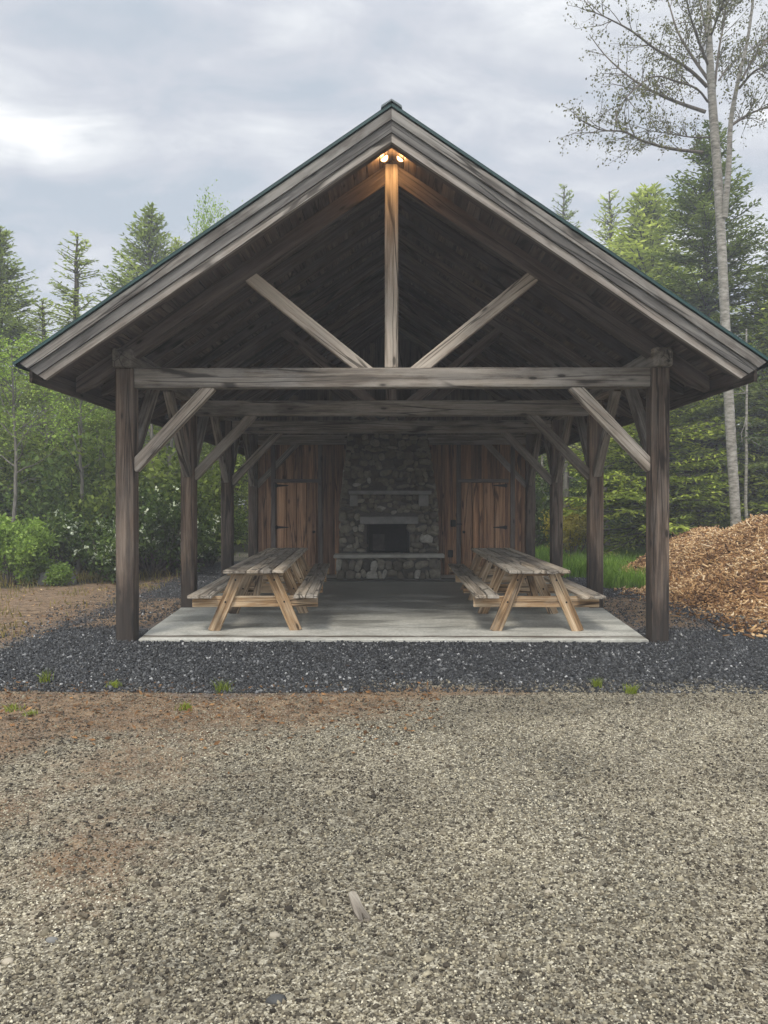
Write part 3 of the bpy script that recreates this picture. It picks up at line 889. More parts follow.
# ------------------------------------------------------------------ trees
def tube(path, rad, sides=6):
    """arrays of a tapered tube along path"""
    P = np.asarray(path, float); n = len(P)
    D = np.gradient(P, axis=0); D /= np.linalg.norm(D, axis=1)[:, None] + 1e-9
    ref = np.array([0.0, 0, 1]) if abs(D[0, 2]) < .8 else np.array([1.0, 0, 0])
    U = np.cross(D, ref); U /= np.linalg.norm(U, axis=1)[:, None] + 1e-9
    W = np.cross(D, U)
    a = np.arange(sides) * 2 * math.pi / sides
    V = P[:, None] + (U[:, None] * np.cos(a)[None, :, None] + W[:, None] * np.sin(a)[None, :, None]) * np.asarray(rad)[:, None, None]
    i = np.arange(n - 1)[:, None] * sides; k = np.arange(sides)[None]; k2 = (np.arange(sides) + 1)[None] % sides
    F = np.stack([i + k, i + k2, i + sides + k2, i + sides + k], -1).reshape(-1, 4)
    return V.reshape(-1, 3), F

class Acc:
    def __init__(s): s.V = []; s.F = []; s.T = []; s.n = 0
    def add(s, V, F, T=None):
        s.V.append(V); s.F.append(F + s.n); s.n += len(V)
        s.T.append(np.full(len(F), .5) if T is None else T)
    def get(s): return (np.concatenate(s.V), np.concatenate(s.F), np.concatenate(s.T)) if s.V else (np.zeros((0, 3)), np.zeros((0, 4), int), np.zeros(0))

def quads(P, D, S, l, w):
    """leaf diamonds: base P, direction D, side S"""
    l = np.asarray(l)[:, None]; w = np.asarray(w)[:, None]
    V = np.stack([P, P + D * l * .45 + S * w * .5, P + D * l, P + D * l * .45 - S * w * .5], 1).reshape(-1, 3)
    F = np.arange(len(P) * 4).reshape(-1, 4)
    return V, F
def unit(a): return a / (np.linalg.norm(a, axis=-1, keepdims=True) + 1e-9)

def conifer(seed, H=12, Rr=2.6, base=1.0, nb=150, droop=.25, needle=.13, wid=.05, p=.85, trunk_r=.16, step=.13, gaps=.15, top_thin=.0):
    rng = np.random.default_rng(seed)
    wood_, leaf = Acc(), Acc()
    hs = np.linspace(0, H, 14)
    bend = np.cumsum(rng.normal(0, .03, (14, 2)), 0)
    tr = np.column_stack([bend, hs])
    wood_.add(*tube(tr, trunk_r * (1 - hs / H) ** .8 + .012, 8))
    hh = np.sort(base + (H - base - .05) * rng.random(nb) ** .92)
    for h in hh:
        if rng.random() < gaps: continue
        t = (h - base) / (H - base)
        L = Rr * (1 - t) ** p * rng.uniform(.55, 1.12) * min(1, .55 + t * 4) + .12
        az = rng.uniform(0, 2 * math.pi)
        el = .75 * t ** 1.2 - droop * (1 - t) + rng.normal(0, .1)
        o = np.array([np.interp(h, hs, bend[:, 0]), np.interp(h, hs, bend[:, 1]), h])
        d = np.array([math.cos(az) * math.cos(el), math.sin(az) * math.cos(el), math.sin(el)])
        n = max(3, int(L / step))
        s = np.linspace(0, 1, n)
        path = o + d * (s * L)[:, None]
        path[:, 2] += -(droop * .8) * L * .35 * s ** 2 + .12 * L * s ** 3 * rng.uniform(.2, 1.2)
        side0 = unit(np.cross(d, [0, 0, 1]))
        path += side0 * (np.sin(s * 2) * rng.normal(0, .08) * L)[:, None]
        wood_.add(*tube(path[::2] if n > 4 else path, (.008 + .012 * L * (1 - s))[::2] if n > 4 else .006 + .01 * (1 - s), 4))
        tb = rng.uniform(.25, .75)
        # side sprays with needle tufts
        PP, DD, LL, TT = [], [], [], []
        for sgn in (-1, 1):
            sl = np.minimum(.66, .5 * L * (1 - s * .85) * (.35 + 1.3 * np.minimum(s * 2, 1) * .5) + .08) * rng.uniform(.7, 1.2, n)
            a = rng.uniform(.7, 1.15, n)
            dd = unit(d[None] * np.cos(a)[:, None] + sgn * side0[None] * np.sin(a)[:, None] + np.array([0, 0, -.18]) + rng.normal(0, .1, (n, 3)))
            m = np.maximum(1, (sl / (needle * .62)).astype(int))
            for q in range(int(m.max())):
                k = (m > q) & (s > .08)
                if not k.any(): continue
                PP.append(path[k] + dd[k] * (q * needle * .62)); DD.append(unit(dd[k] + rng.normal(0, .28, (k.sum(), 3))))
                LL.append(np.full(k.sum(), needle) * rng.uniform(.8, 1.3, k.sum()))
                TT.append(np.clip(tb + .25 * (q / np.maximum(m[k], 1)) + rng.normal(0, .14, k.sum()), 0, 1))
        PP.append(path); DD.append(unit(np.tile(d, (n, 1)) + rng.normal(0, .25, (n, 3)))); LL.append(np.full(n, needle * 1.2)); TT.append(np.full(n, tb))
        P, D, Lq, T = map(np.concatenate, (PP, DD, LL, TT))
        S = unit(np.cross(D, np.array([0, 0, 1]) + rng.normal(0, .45, D.shape)))
        V, F = quads(P, D, S, Lq, np.full(len(P), wid) * rng.uniform(.8, 1.4, len(P)))
        leaf.add(V, F, T)
    return wood_.get(), leaf.get()

def grow(rng, wood_, tips, p, d, L, r, level, maxl, wig=.22, up=.1, nchild=(3, 5), ang=(.5, 1.0), shrink=.62, sides=6):
    n = max(4, int(L / .3)) if level < maxl else 4
    s = np.linspace(0, 1, n)
    pts = [np.array(p, float)]
    dd = np.array(d, float)
    for i in range(n - 1):
        dd = unit(dd + rng.normal(0, wig, 3) * .6 + np.array([0, 0, up]) * .35)
        pts.append(pts[-1] + dd * L / (n - 1))
    pts = np.array(pts)
    wood_.add(*tube(pts, r * (1 - .72 * s), sides if level < 2 else (5 if level == 2 else 3)))
    if level >= maxl - 1: tips.append((pts, level))
    if level >= maxl: return
    for q in range(rng.integers(nchild[0], nchild[1] + 1)):
        t = rng.uniform(.25, 1.0); i = min(n - 2, int(t * (n - 1)))
        b = pts[i] + (pts[i + 1] - pts[i]) * (t * (n - 1) - i)
        dir_ = unit(pts[i + 1] - pts[i])
        ax = unit(np.cross(dir_, rng.normal(size=3))); a = rng.uniform(*ang)
        grow(rng, wood_, tips, b, unit(dir_ * math.cos(a) + ax * math.sin(a)), L * shrink * rng.uniform(.7, 1.15), r * (1 - .72 * t) * .62, level + 1, maxl, wig, up, nchild, ang, shrink, sides)

def leaves_on(rng, tips, per, size, spread, leaf, droop=.2, aspect=.6):
    PP = []
    TB = []
    for pts, lv in tips:
        k = per if np.isscalar(per) else per
        t = rng.uniform(.15, 1.0, k) * (len(pts) - 1)
        i = np.minimum(t.astype(int), len(pts) - 2); f = (t - i)[:, None]
        PP.append(pts[i] * (1 - f) + pts[i + 1] * f + rng.normal(0, spread, (k, 3)))
        TB.append(np.full(k, rng.uniform(.25, .75)))
    P = np.concatenate(PP); T = np.clip(np.concatenate(TB) + rng.normal(0, .17, len(P)), 0, 1)
    D = unit(rng.normal(size=P.shape) + np.array([0, 0, -droop]))
    N = unit(rng.normal(size=P.shape) * .8 + np.array([0, 0, 1.0]))
    S = unit(np.cross(D, N))
    l = size * rng.uniform(.7, 1.3, len(P))
    leaf.add(*quads(P, D, S, l, l * aspect), T)

def broadleaf(seed, H=9, spread=.62, trunk_r=.1, clear=.3, limbs=14, per=26, size=.11, lsp=.14, maxl=3, up=.1, limbL=.42, lean=0.0):
    rng = np.random.default_rng(seed)
    wood_, leaf, tips = Acc(), Acc(), []
    n = 12; hs = np.linspace(0, H * .93, n)
    bend = np.cumsum(rng.normal(0, .05, (n, 2)), 0); bend -= bend[0]
    bend[:, 0] += lean * hs
    tr = np.column_stack([bend, hs])
    wood_.add(*tube(tr, trunk_r * (1 - .85 * hs / hs[-1]) + .01, 8))
    tips.append((tr[-3:], 3))
    for q in range(limbs):
        h = H * (clear + (.92 - clear) * (q + rng.random()) / limbs)
        b = np.array([np.interp(h, hs, bend[:, 0]), np.interp(h, hs, bend[:, 1]), h])
        az = q * 2.4 + rng.normal(0, .4); el = rng.uniform(.1, .7) + .5 * h / H
        t = (h / H - clear) / (1 - clear)
        L = H * limbL * (1 - .72 * t) * rng.uniform(.6, 1.1) * (.6 + .4 * min(1, t * 4))
        d = np.array([math.cos(az) * math.cos(el), math.sin(az) * math.cos(el), math.sin(el)])
        grow(rng, wood_, tips, b, d, L, trunk_r * (1 - .8 * h / H) * .5 + .004, 1, maxl, up=up)
    leaves_on(rng, tips, per, size, lsp, leaf)
    return wood_.get(), leaf.get()

def shrub(seed, H=1.6, stems=14, per=40, size=.09, lsp=.1, aspect=.55, out=.75):
    rng = np.random.default_rng(seed)
    wood_, leaf, tips = Acc(), Acc(), []
    for q in range(stems):
        az = rng.uniform(0, 6.283); el = rng.uniform(.65, 1.45)
        d = np.array([math.cos(az) * math.cos(el), math.sin(az) * math.cos(el), math.sin(el)])
        b = np.array([math.cos(az) * .1 * H, math.sin(az) * .1 * H, 0]) * rng.random()
        grow(rng, wood_, tips, b, d, H * rng.uniform(.6, 1.0), .012 + .006 * H, 1, 3, nchild=(3, 4), ang=(.4, .9), shrink=.5, up=.15)
    leaves_on(rng, tips, per, size, lsp, leaf, aspect=aspect)
    return wood_.get(), leaf.get(), tips

def plant_proto(name, arrays, bark_m, leaf_m, extra=None):
    (wv, wf, wt), (lv, lf, lt) = arrays[0], arrays[1]
    root = thing(name, 'x', 'tree')
    np_obj('trunk', wv, wf, bark_m, tint=wt, parent=root, smooth=True)
    np_obj('crown', lv, lf, leaf_m, tint=lt, parent=root)
    return root

USED = set()
def plant(proto, label, cat, X, Y, s=1.0, rz=0.0, sz=None, group=None, z=0.0, tilt=0.0):
    o = proto
    if proto.name in USED: o = copy_tree(proto)
    USED.add(proto.name)
    o.location = (X, Y, z); o.rotation_euler = (0, tilt, rz)
    o.scale = (s, s, sz if sz else s)
    tag(o, label, cat, group)
    return o

def px(p, Y): return (p - 391.5) * Y / 770
def hz(py, Y): return 1.55 + (506 - py) * Y / 770

A_spruce = conifer(1, 12, 2.5, .8, 520, .22, .125, .05, p=.72, step=.11)
A_fir = conifer(2, 12, 2.7, 1.2, 600, .02, .125, .05, p=.8, gaps=.08, step=.11)
A_thin = conifer(3, 12, 1.35, 2.0, 300, .1, .12, .045, p=.65, gaps=.25, step=.11)
A_hem = conifer(4, 14, 3.6, 1.2, 540, .30, .135, .055, p=.72, gaps=.1, step=.12)
A_low = conifer(6, 7, 3.0, .5, 260, .18, .13, .055, p=.7, gaps=.05)
A_leaf1 = broadleaf(21, 9, limbs=16, per=20, size=.12)
A_leaf2 = broadleaf(22, 7.5, limbs=18, clear=.12, per=22, size=.11, limbL=.48)
A_leaf3 = broadleaf(23, 10, limbs=14, clear=.4, per=12, size=.10, trunk_r=.085, limbL=.3)

P_spruce = plant_proto('spruce_tree', A_spruce, M['bark_dark'], M['needle_pale'])
P_fir = plant_proto('fir_tree', A_fir, M['bark_dark'], M['needle_pale'])
P_thin = plant_proto('spruce_tree', A_thin, M['bark_dark'], M['needle_pale'])
P_hem = plant_proto('hemlock_tree', A_hem, M['bark_dark'], M['needle_dark'])
P_low = plant_proto('hemlock_tree', A_low, M['bark_dark'], M['bough'])
P_leaf1 = plant_proto('leafy_tree', A_leaf1, M['bark_grey'], M['leaf'])
P_leaf2 = plant_proto('leafy_tree', A_leaf2, M['bark_grey'], M['leaf'])
P_leaf3 = plant_proto('slender_tree', A_leaf3, M['bark_grey'], M['leaf_bright'])

GL = 'conifers rising left of the pavilion roof'; GR = 'conifers rising right of the pavilion roof'
def conif(P, H0, label, pxx, pyt, Y, rz, group, wide=1.0):
    H0 = max(v.co.z for c in P.children for v in c.data.vertices); h = hz(pyt, Y); s = h / H0
    return plant(P, label, 'tree', px(pxx, Y), Y, s * wide * 1.35, rz, s, group)
conif(P_fir, 12, 'grey-green conifer cut by the left edge of the photo', -6, 222, 25, .3, GL)
conif(P_thin, 12, 'thin ragged spruce left of the broad fir above the roof slope', 75, 232, 26, 1.3, GL, 1.25)
conif(P_thin, 12, 'shorter narrow spruce between the left edge and the ragged spruce', 42, 298, 24, 2.7, GL, 1.5)
conif(P_fir, 12, 'broad pointed fir above the left roof slope, tallest of that side', 143, 203, 28, 1.1, GL, 1.1)
conif(P_spruce, 12, 'sparse conifer close behind the right shoulder of the broad fir', 176, 236, 32, 4.1, GL, .8)
conif(P_leaf3, 9, 'leafy treetop just showing above the middle of the left roof slope', 212, 188, 30, .4, None, .42)

conif(P_thin, 12, 'distant spruce tip nearest the roof on the right side', 562, 186, 40, .6, GR, .8)
conif(P_thin, 12, 'distant narrow spruce second from the roof on the right side', 610, 190, 38, 3.6, GR, 1.0)
conif(P_fir, 12, 'bushy light green fir between the narrow spruce and the pale tall trunk', 648, 182, 30, 2.1, GR, 1.35)
conif(P_spruce, 12, 'lower bushy fir behind the right roof slope beside the light green fir', 622, 232, 33, 5.1, GR, 1.2)
conif(P_hem, 14, 'tall dark hemlock standing right behind the pale tall trunk', 712, 122, 25, .9, GR, .85)
conif(P_hem, 14, 'dark hemlock filling the right edge of the photo', 785, 195, 23, 2.9, GR, .9)
plant(P_low, 'low hemlock with yellow-green boughs behind the right front post', 'tree', px(655, 21.5), 21.5, 1.0, .5, 1.0)
plant(P_low, 'low hemlock with yellow-green boughs at the right edge above the chip pile', 'tree', px(775, 23), 23, 1.15, 2.5, 1.2)

# leafy trees of the left bank
GB = 'leafy trees on the left bank'
plant(P_leaf2, 'bushy leafy tree at the left edge under the conifers', 'tree', px(-20, 18.5), 18.5, .8, 0, .62, GB)
plant(P_leaf1, 'leafy tree below the eave tip behind the pale slender trunk', 'tree', px(48, 20), 20, .75, 1, .56, GB)
plant(P_leaf2, 'dense leafy tree directly left of the left front post', 'tree', px(100, 19.5), 19.5, .7, 2, .52, GB)
plant(P_leaf1, 'leafy tree seen between the two nearest left posts', 'tree', px(165, 22), 22, .7, 3.4, .55, GB)
plant(P_leaf2, 'leafy tree seen beyond the farthest left posts', 'tree', px(222, 24), 24, .7, 4.2, .58, GB)
plant(P_leaf3, 'slender pale-stemmed tree nearest the left edge of the photo', 'tree', px(13, 16.5), 16.5, .6, 0, .52, 'slender trees on the left bank')
plant(P_leaf3, 'slender leaning tree left of the left front post', 'tree', px(76, 17.5), 17.5, .6, 2.0, .5, 'slender trees on the left bank', tilt=-.06)
plant(P_leaf3, 'slender grey tree left of the second left post', 'tree', px(158, 19), 19, .7, 3.1, .62, 'slender trees on the left bank', tilt=.04)
plant(P_leaf3, 'slender grey tree tight beside the second left post', 'tree', px(173, 20), 20, .7, 4.4, .62, 'slender trees on the left bank', tilt=-.03)

# tall pale birch-like tree on the right, limbs laid out along the photo's limbs with depth of their own
def pale_tree():
    rng = np.random.default_rng(77)
    Y0 = 19.5
    root = thing('pale_tree', 'tall pale-barked tree with sparse young leaves rising behind the wood chip pile', 'tree', (px(736, Y0), Y0, 0))
    wood_, leaf, tips = Acc(), Acc(), []
    def Q(pts, dep):
        return np.array([[*(at(x, y, Y0 + d))] for (x, y), d in zip(pts, dep)])
    def smooth(P, n=18):
        t = np.linspace(0, len(P) - 1, n)
        out = np.zeros((n, 3))
        for i, u in enumerate(t):
            k = min(int(u), len(P) - 2); f = u - k
            p0 = P[max(k - 1, 0)]; p1 = P[k]; p2 = P[k + 1]; p3 = P[min(k + 2, len(P) - 1)]
            out[i] = .5 * (2 * p1 + (p2 - p0) * f + (2 * p0 - 5 * p1 + 4 * p2 - p3) * f * f + (3 * p1 - p0 - 3 * p2 + p3) * f ** 3)
        return out
    trunk = smooth(Q([(737, 568), (733, 500), (727, 400), (722, 300), (716, 190), (710, 110), (707, 60), (706, 0), (709, -70), (705, -130)], [0, 0, 0, 0, .1, 0, 0, .1, .1, .2]), 40)
    rr = np.interp(np.linspace(0, 1, 40), [0, .1, .5, .65, .8, 1], [.155, .125, .108, .09, .045, .012])
    wood_.add(*tube(trunk, rr, 12))
    brn = Acc()
    stem2 = smooth(Q([(722, 220), (726, 170), (728, 125), (735, 85), (745, 40), (752, -20), (758, -80)], [0, -.2, -.4, -.7, -1.0, -1.3, -1.5]), 24)
    wood_.add(*tube(stem2, np.linspace(.085, .012, 24), 8))
    limbs = [
        ([(700, 155), (668, 151), (640, 143), (622, 134), (598, 132), (572, 118)], [0, -.4, -.8, -1.0, -1.3, -1.6], .045),
        ([(703, 115), (672, 104), (648, 93), (625, 78), (603, 58), (588, 38)], [0, .3, .7, 1.1, 1.5, 1.7], .05),
        ([(704, 90), (690, 76), (676, 66), (652, 52), (630, 35), (606, 22), (588, 14)], [0, -.3, -.6, -1.2, -1.7, -2.1, -2.4], .05),
        ([(706, 84), (688, 58), (675, 35), (667, 10), (655, -25)], [0, .3, .6, .9, 1.2], .045),
        ([(706, 70), (694, 40), (684, 5), (680, -40)], [0, -.5, -1, -1.3], .04),
        ([(711, 100), (716, 55), (722, 20), (728, -30)], [0, .5, .8, 1.2], .04),
        ([(729, 128), (745, 118), (760, 112), (785, 104)], [-.4, -.1, .2, .5], .04),
        ([(736, 92), (750, 76), (764, 70), (790, 62)], [-.7, -1.2, -1.6, -2.2], .035),
        ([(738, 84), (752, 60), (766, 40), (782, 15)], [-.7, -.3, .1, .6], .035),
        ([(716, 84), (728, 68), (742, 58), (756, 50)], [0, .9, 1.6, 2.2], .025),
        ([(712, 140), (690, 140), (665, 136), (645, 133)], [0, .8, 1.6, 2.2], .025),
        ([(708, 60), (700, 20), (690, -20), (676, -60)], [0, 1, 1.6, 2.2], .035),
        ([(708, 40), (722, 0), (735, -50)], [0, -1, -1.6], .035),
        ([(705, 105), (694, 92), (672, 84), (650, 80), (625, 100), (612, 120)], [0, -1, -2, -2.6, -3, -3.2], .03),
    ]
    for pts, dep, r in limbs:
        P = smooth(Q(pts, dep), 16)
        brn.add(*tube(P, np.linspace(r, .008, 16), 5))
        for q in range(24):
            t = rng.uniform(.15, 1.0); i = min(14, int(t * 15))
            d0 = unit(P[i + 1] - P[i]); ax = unit(np.cross(d0, rng.normal(size=3))); a = rng.uniform(.4, 1.0)
            d = unit(d0 * math.cos(a) + ax * math.sin(a))
            grow(rng, brn, tips, P[i], d, rng.uniform(.45, 1.05), .011, 2, 3, wig=.25, up=.12, nchild=(3, 5), ang=(.4, .9), shrink=.6)
        tips.append((P[8:], 3))
    leaves_on(rng, tips, 7, .062, .05, leaf, droop=.8, aspect=.65)
    wv, wf, wt = wood_.get(); bv, bf, bt = brn.get(); lv, lf, lt = leaf.get()
    np_obj('branches', bv, bf, M['bark_twig'], tint=bt, parent=root, smooth=True)
    t = np_obj('trunk', wv, wf, M['bark_pale'], tint=wt, parent=root, smooth=True)
    c = np_obj('crown', lv, lf, M['bud'], tint=lt, parent=root)
pale_tree()

# thin pale stem beside it, and grey trunks behind the right posts
def bare_stem(name, label, x0, y0, x1, y1, Y, r, mat, seed):
    rng = np.random.default_rng(seed)
    a = at(x0, y0, Y); b = at(x1, y1, Y); a.z = -.05
    n = 12; s = np.linspace(0, 1, n)
    P = np.array(a)[None] * (1 - s)[:, None] + np.array(b)[None] * s[:, None] + np.column_stack([np.cumsum(rng.normal(0, .02, n)), np.cumsum(rng.normal(0, .02, n)), np.zeros(n)])
    root = thing(name, label, 'tree', tuple(a))
    w, lf, tips = Acc(), Acc(), []
    w.add(*tube(P, r * (1 - .6 * s), 7))
    for q in range(12):
        i = rng.integers(5, n - 1)
        d = unit(rng.normal(size=3) * np.array([1, 1, .4]))
        grow(rng, w, tips, P[i], d, rng.uniform(.5, 1.3), r * .22, 2, 3, nchild=(2, 3))
    leaves_on(rng, tips, 10, .09, .08, lf)
    V, F, T = w.get(); np_obj('trunk', V, F, mat, tint=T, parent=root, smooth=True)
    V, F, T = lf.get(); np_obj('crown', V, F, M['leaf_dark'], tint=T, parent=root)
bare_stem('slender_tree', 'thin pale stem just right of the tall pale trunk behind the chip pile', 744, 560, 742, 330, 21, .055, M['bark_pale'], 1)
bare_stem('slender_tree', 'grey trunk showing between the two middle right posts', 569, 545, 562, 380, 25, .13, M['bark_grey'], 2)
bare_stem('slender_tree', 'grey trunk right of the second right post at the wood edge', 607, 550, 604, 420, 25, .10, M['bark_grey'], 3)
bare_stem('slender_tree', 'pale thin trunk beside the right end of the board wall', 541, 560, 543, 400, 27, .07, M['bark_pale'], 4)

# shrubs
def shrub_thing(name, label, cat, X, Y, arrays, leaf_m, bloom=None, seed=0, group=None):
    (wv, wf, wt), (lv, lf, lt), tips = arrays
    off = np.array([X, Y, 0])
    root = thing(name, label, cat, (X, Y, 0), group)
    np_obj('stems', wv + off, wf, M['bark_twig'], tint=wt, parent=root)
    np_obj('foliage', lv + off, lf, leaf_m, tint=lt, parent=root)
    if bloom:
        rng = np.random.default_rng(seed); acc = Acc()
        ends = np.array([t[0][-1] for t in tips if t[1] == 3])
        ends = ends[rng.random(len(ends)) < bloom] + off
        P = np.repeat(ends, 7, 0) + rng.normal(0, .022, (len(ends) * 7, 3))
        D = unit(rng.normal(size=P.shape) + np.array([0, -.2, .5])); S = unit(np.cross(D, rng.normal(size=P.shape)))
        acc.add(*quads(P, D, S, np.full(len(P), .075), np.full(len(P), .05)), rng.random(len(P)))
        V, F, T = acc.get(); np_obj('blossom', V, F, M['white_bloom'], tint=T, parent=root)
    return root
shrub_thing('shrub', 'bright green shrub at the left edge of the bank', 'shrub', px(6, 15.2), 15.2, shrub(31, 1.0, 18, 44, .075, .07), M['leaf_bright'], None, 0)
shrub_thing('flowering_shrub', 'dark-leaved shrub dotted with white blossom left of the left front post', 'shrub', px(112, 16.0), 16.0, shrub(32, 1.3, 16, 26, .10, .08), M['leaf_dark'], .75, 3)
shrub_thing('flowering_shrub', 'dark-leaved shrub with few white blossoms between the two nearest left posts', 'shrub', px(152, 17.2), 17.2, shrub(33, 1.6, 15, 26, .10, .08), M['leaf_dark'], .55, 4)
shrub_thing('shrub', 'small low green shrub beside the grey boulder', 'shrub', px(60, 15.05), 15.05, shrub(34, .32, 12, 14, .06, .05), M['leaf_bright'], None, 0)
shrub_thing('shrub', 'low green shrub at the foot of the bank beyond the second left post', 'shrub', px(208, 20), 20, shrub(35, 1.2, 14, 26, .08, .09), M['leaf_dark'], None, 0)
shrub_thing('shrub', 'yellow-leaved shrub behind the middle right posts', 'shrub', px(572, 22), 22, shrub(36, 1.5, 14, 16, .09, .1), M['leaf_yellow'], None, 0)
shrub_thing('shrub', 'dark leafy shrub behind the grass right of the second right post', 'shrub', px(622, 25.5), 25.5, shrub(37, 2.6, 16, 30, .12, .14), M['leaf_dark'], None, 0)

# boulder on the bank
def rock(name, label, cat, loc, size, mat, seed, sub=3):
    v, f = icosphere(sub); mb = MB()
    vs = []
    for p in v:
        q = p * (1 + .28 * mnoise.noise(p * 1.3 + Vector((seed, 0, 0))) + .1 * mnoise.noise(p * 3.5 + Vector((0, seed, 0))))
        vs.append((q.x * size[0] + loc[0], q.y * size[1] + loc[1], q.z * size[2] + loc[2]))
    mb.add(vs, f, None, .5)
    o = mb.build(name, mat, None, True)
    return tag(o, label, cat)
rock('boulder', 'low grey boulder half hidden in the greenery on the left bank', 'boulder', (px(56, 15.4), 15.4, .06), (.40, .3, .22), M['rock'], 3)

# ------------------------------------------------------------------ the wood behind (reads as one mass)
def woodland(name, spots, seed):
    rng = np.random.default_rng(seed)
    accs = {}
    mats = [M['bark_dark'], M['needle_dark'], M['needle_pale'], M['leaf'], M['leaf_dark']]
    Vs, Fs, Ts, Ms, n = [], [], [], [], 0
    for (X, Y, arr, s, sz, lm) in spots:
        a = rng.uniform(0, 6.283); c_, s_ = math.cos(a), math.sin(a)
        for (V, F, T), mi in ((arr[0], 0), (arr[1], lm)):
            W = np.empty_like(V)
            W[:, 0] = (V[:, 0] * c_ - V[:, 1] * s_) * s + X; W[:, 1] = (V[:, 0] * s_ + V[:, 1] * c_) * s + Y; W[:, 2] = V[:, 2] * sz
            Vs.append(W); Fs.append(F + n); n += len(W); Ts.append(np.clip(T + rng.normal(0, .12), 0, 1)); Ms.append(np.full(len(F), mi))
    o = np_obj(name, np.concatenate(Vs), np.concatenate(Fs), mats, tint=np.concatenate(Ts), mi=np.concatenate(Ms))
    return tag(o, kind='stuff')
B_con = conifer(51, 10, 2.6, .3, 190, .15, .22, .12, step=.19, gaps=.1)
B_leaf = broadleaf(52, 7, limbs=16, clear=.05, per=12, size=.16, limbL=.48, lsp=.18)
B_bush = shrub(53, 2.2, 14, 16, .15, .16)[:2]
rr_ = random.Random(9)
spots = []
for i in range(46):      # left bank
    Y = rr_.uniform(19, 36); X = -(3.0 + Y * .18) - rr_.random() * (Y * .55 + 4)
    if Y < 22 and X > -4.5: X -= 2
    arr, lm = rr_.choice([(B_leaf, 3), (B_leaf, 4), (B_con, 2), (B_leaf, 3)])
    s = rr_.uniform(.7, 1.0); spots.append((X, Y, arr, s, s * rr_.uniform(.5, .72) * (.72 + Y * .012), lm))
for i in range(40):      # bushes closing the foot of the left wood
    Y = rr_.uniform(17.2, 24); X = -(4.6 + (Y - 17) * .15) - rr_.random() * 11
    s = rr_.uniform(.6, 1.1); spots.append((X, Y, B_bush, s, s, rr_.choice([3, 4, 4])))
woodland('woodland_left', spots, 1).name = 'leafy_woodland'
spots = []
for i in range(44):      # right and behind
    Y = rr_.uniform(26.5, 42); X = 2.0 + rr_.random() * (Y * .55 + 3)
    arr, lm = rr_.choice([(B_con, 1), (B_con, 1), (B_con, 2), (B_leaf, 4)])
    s = rr_.uniform(.8, 1.15); spots.append((X, Y, arr, s, s * rr_.uniform(.75, .95), lm))
for i in range(30):
    Y = rr_.uniform(25, 40); X = rr_.uniform(-10.5, 3)
    s = rr_.uniform(.8, 1.0); spots.append((X, Y, rr_.choice([B_con, B_leaf]), s, s * .8, rr_.choice([1, 3]) ))
for i in range(30):
    Y = rr_.uniform(25.5, 29); X = -3 + rr_.random() * 20
    s = rr_.uniform(.5, 1.0); spots.append((X, Y, B_bush, s, s, 4))
woodland('conifer_woodland', spots, 2)

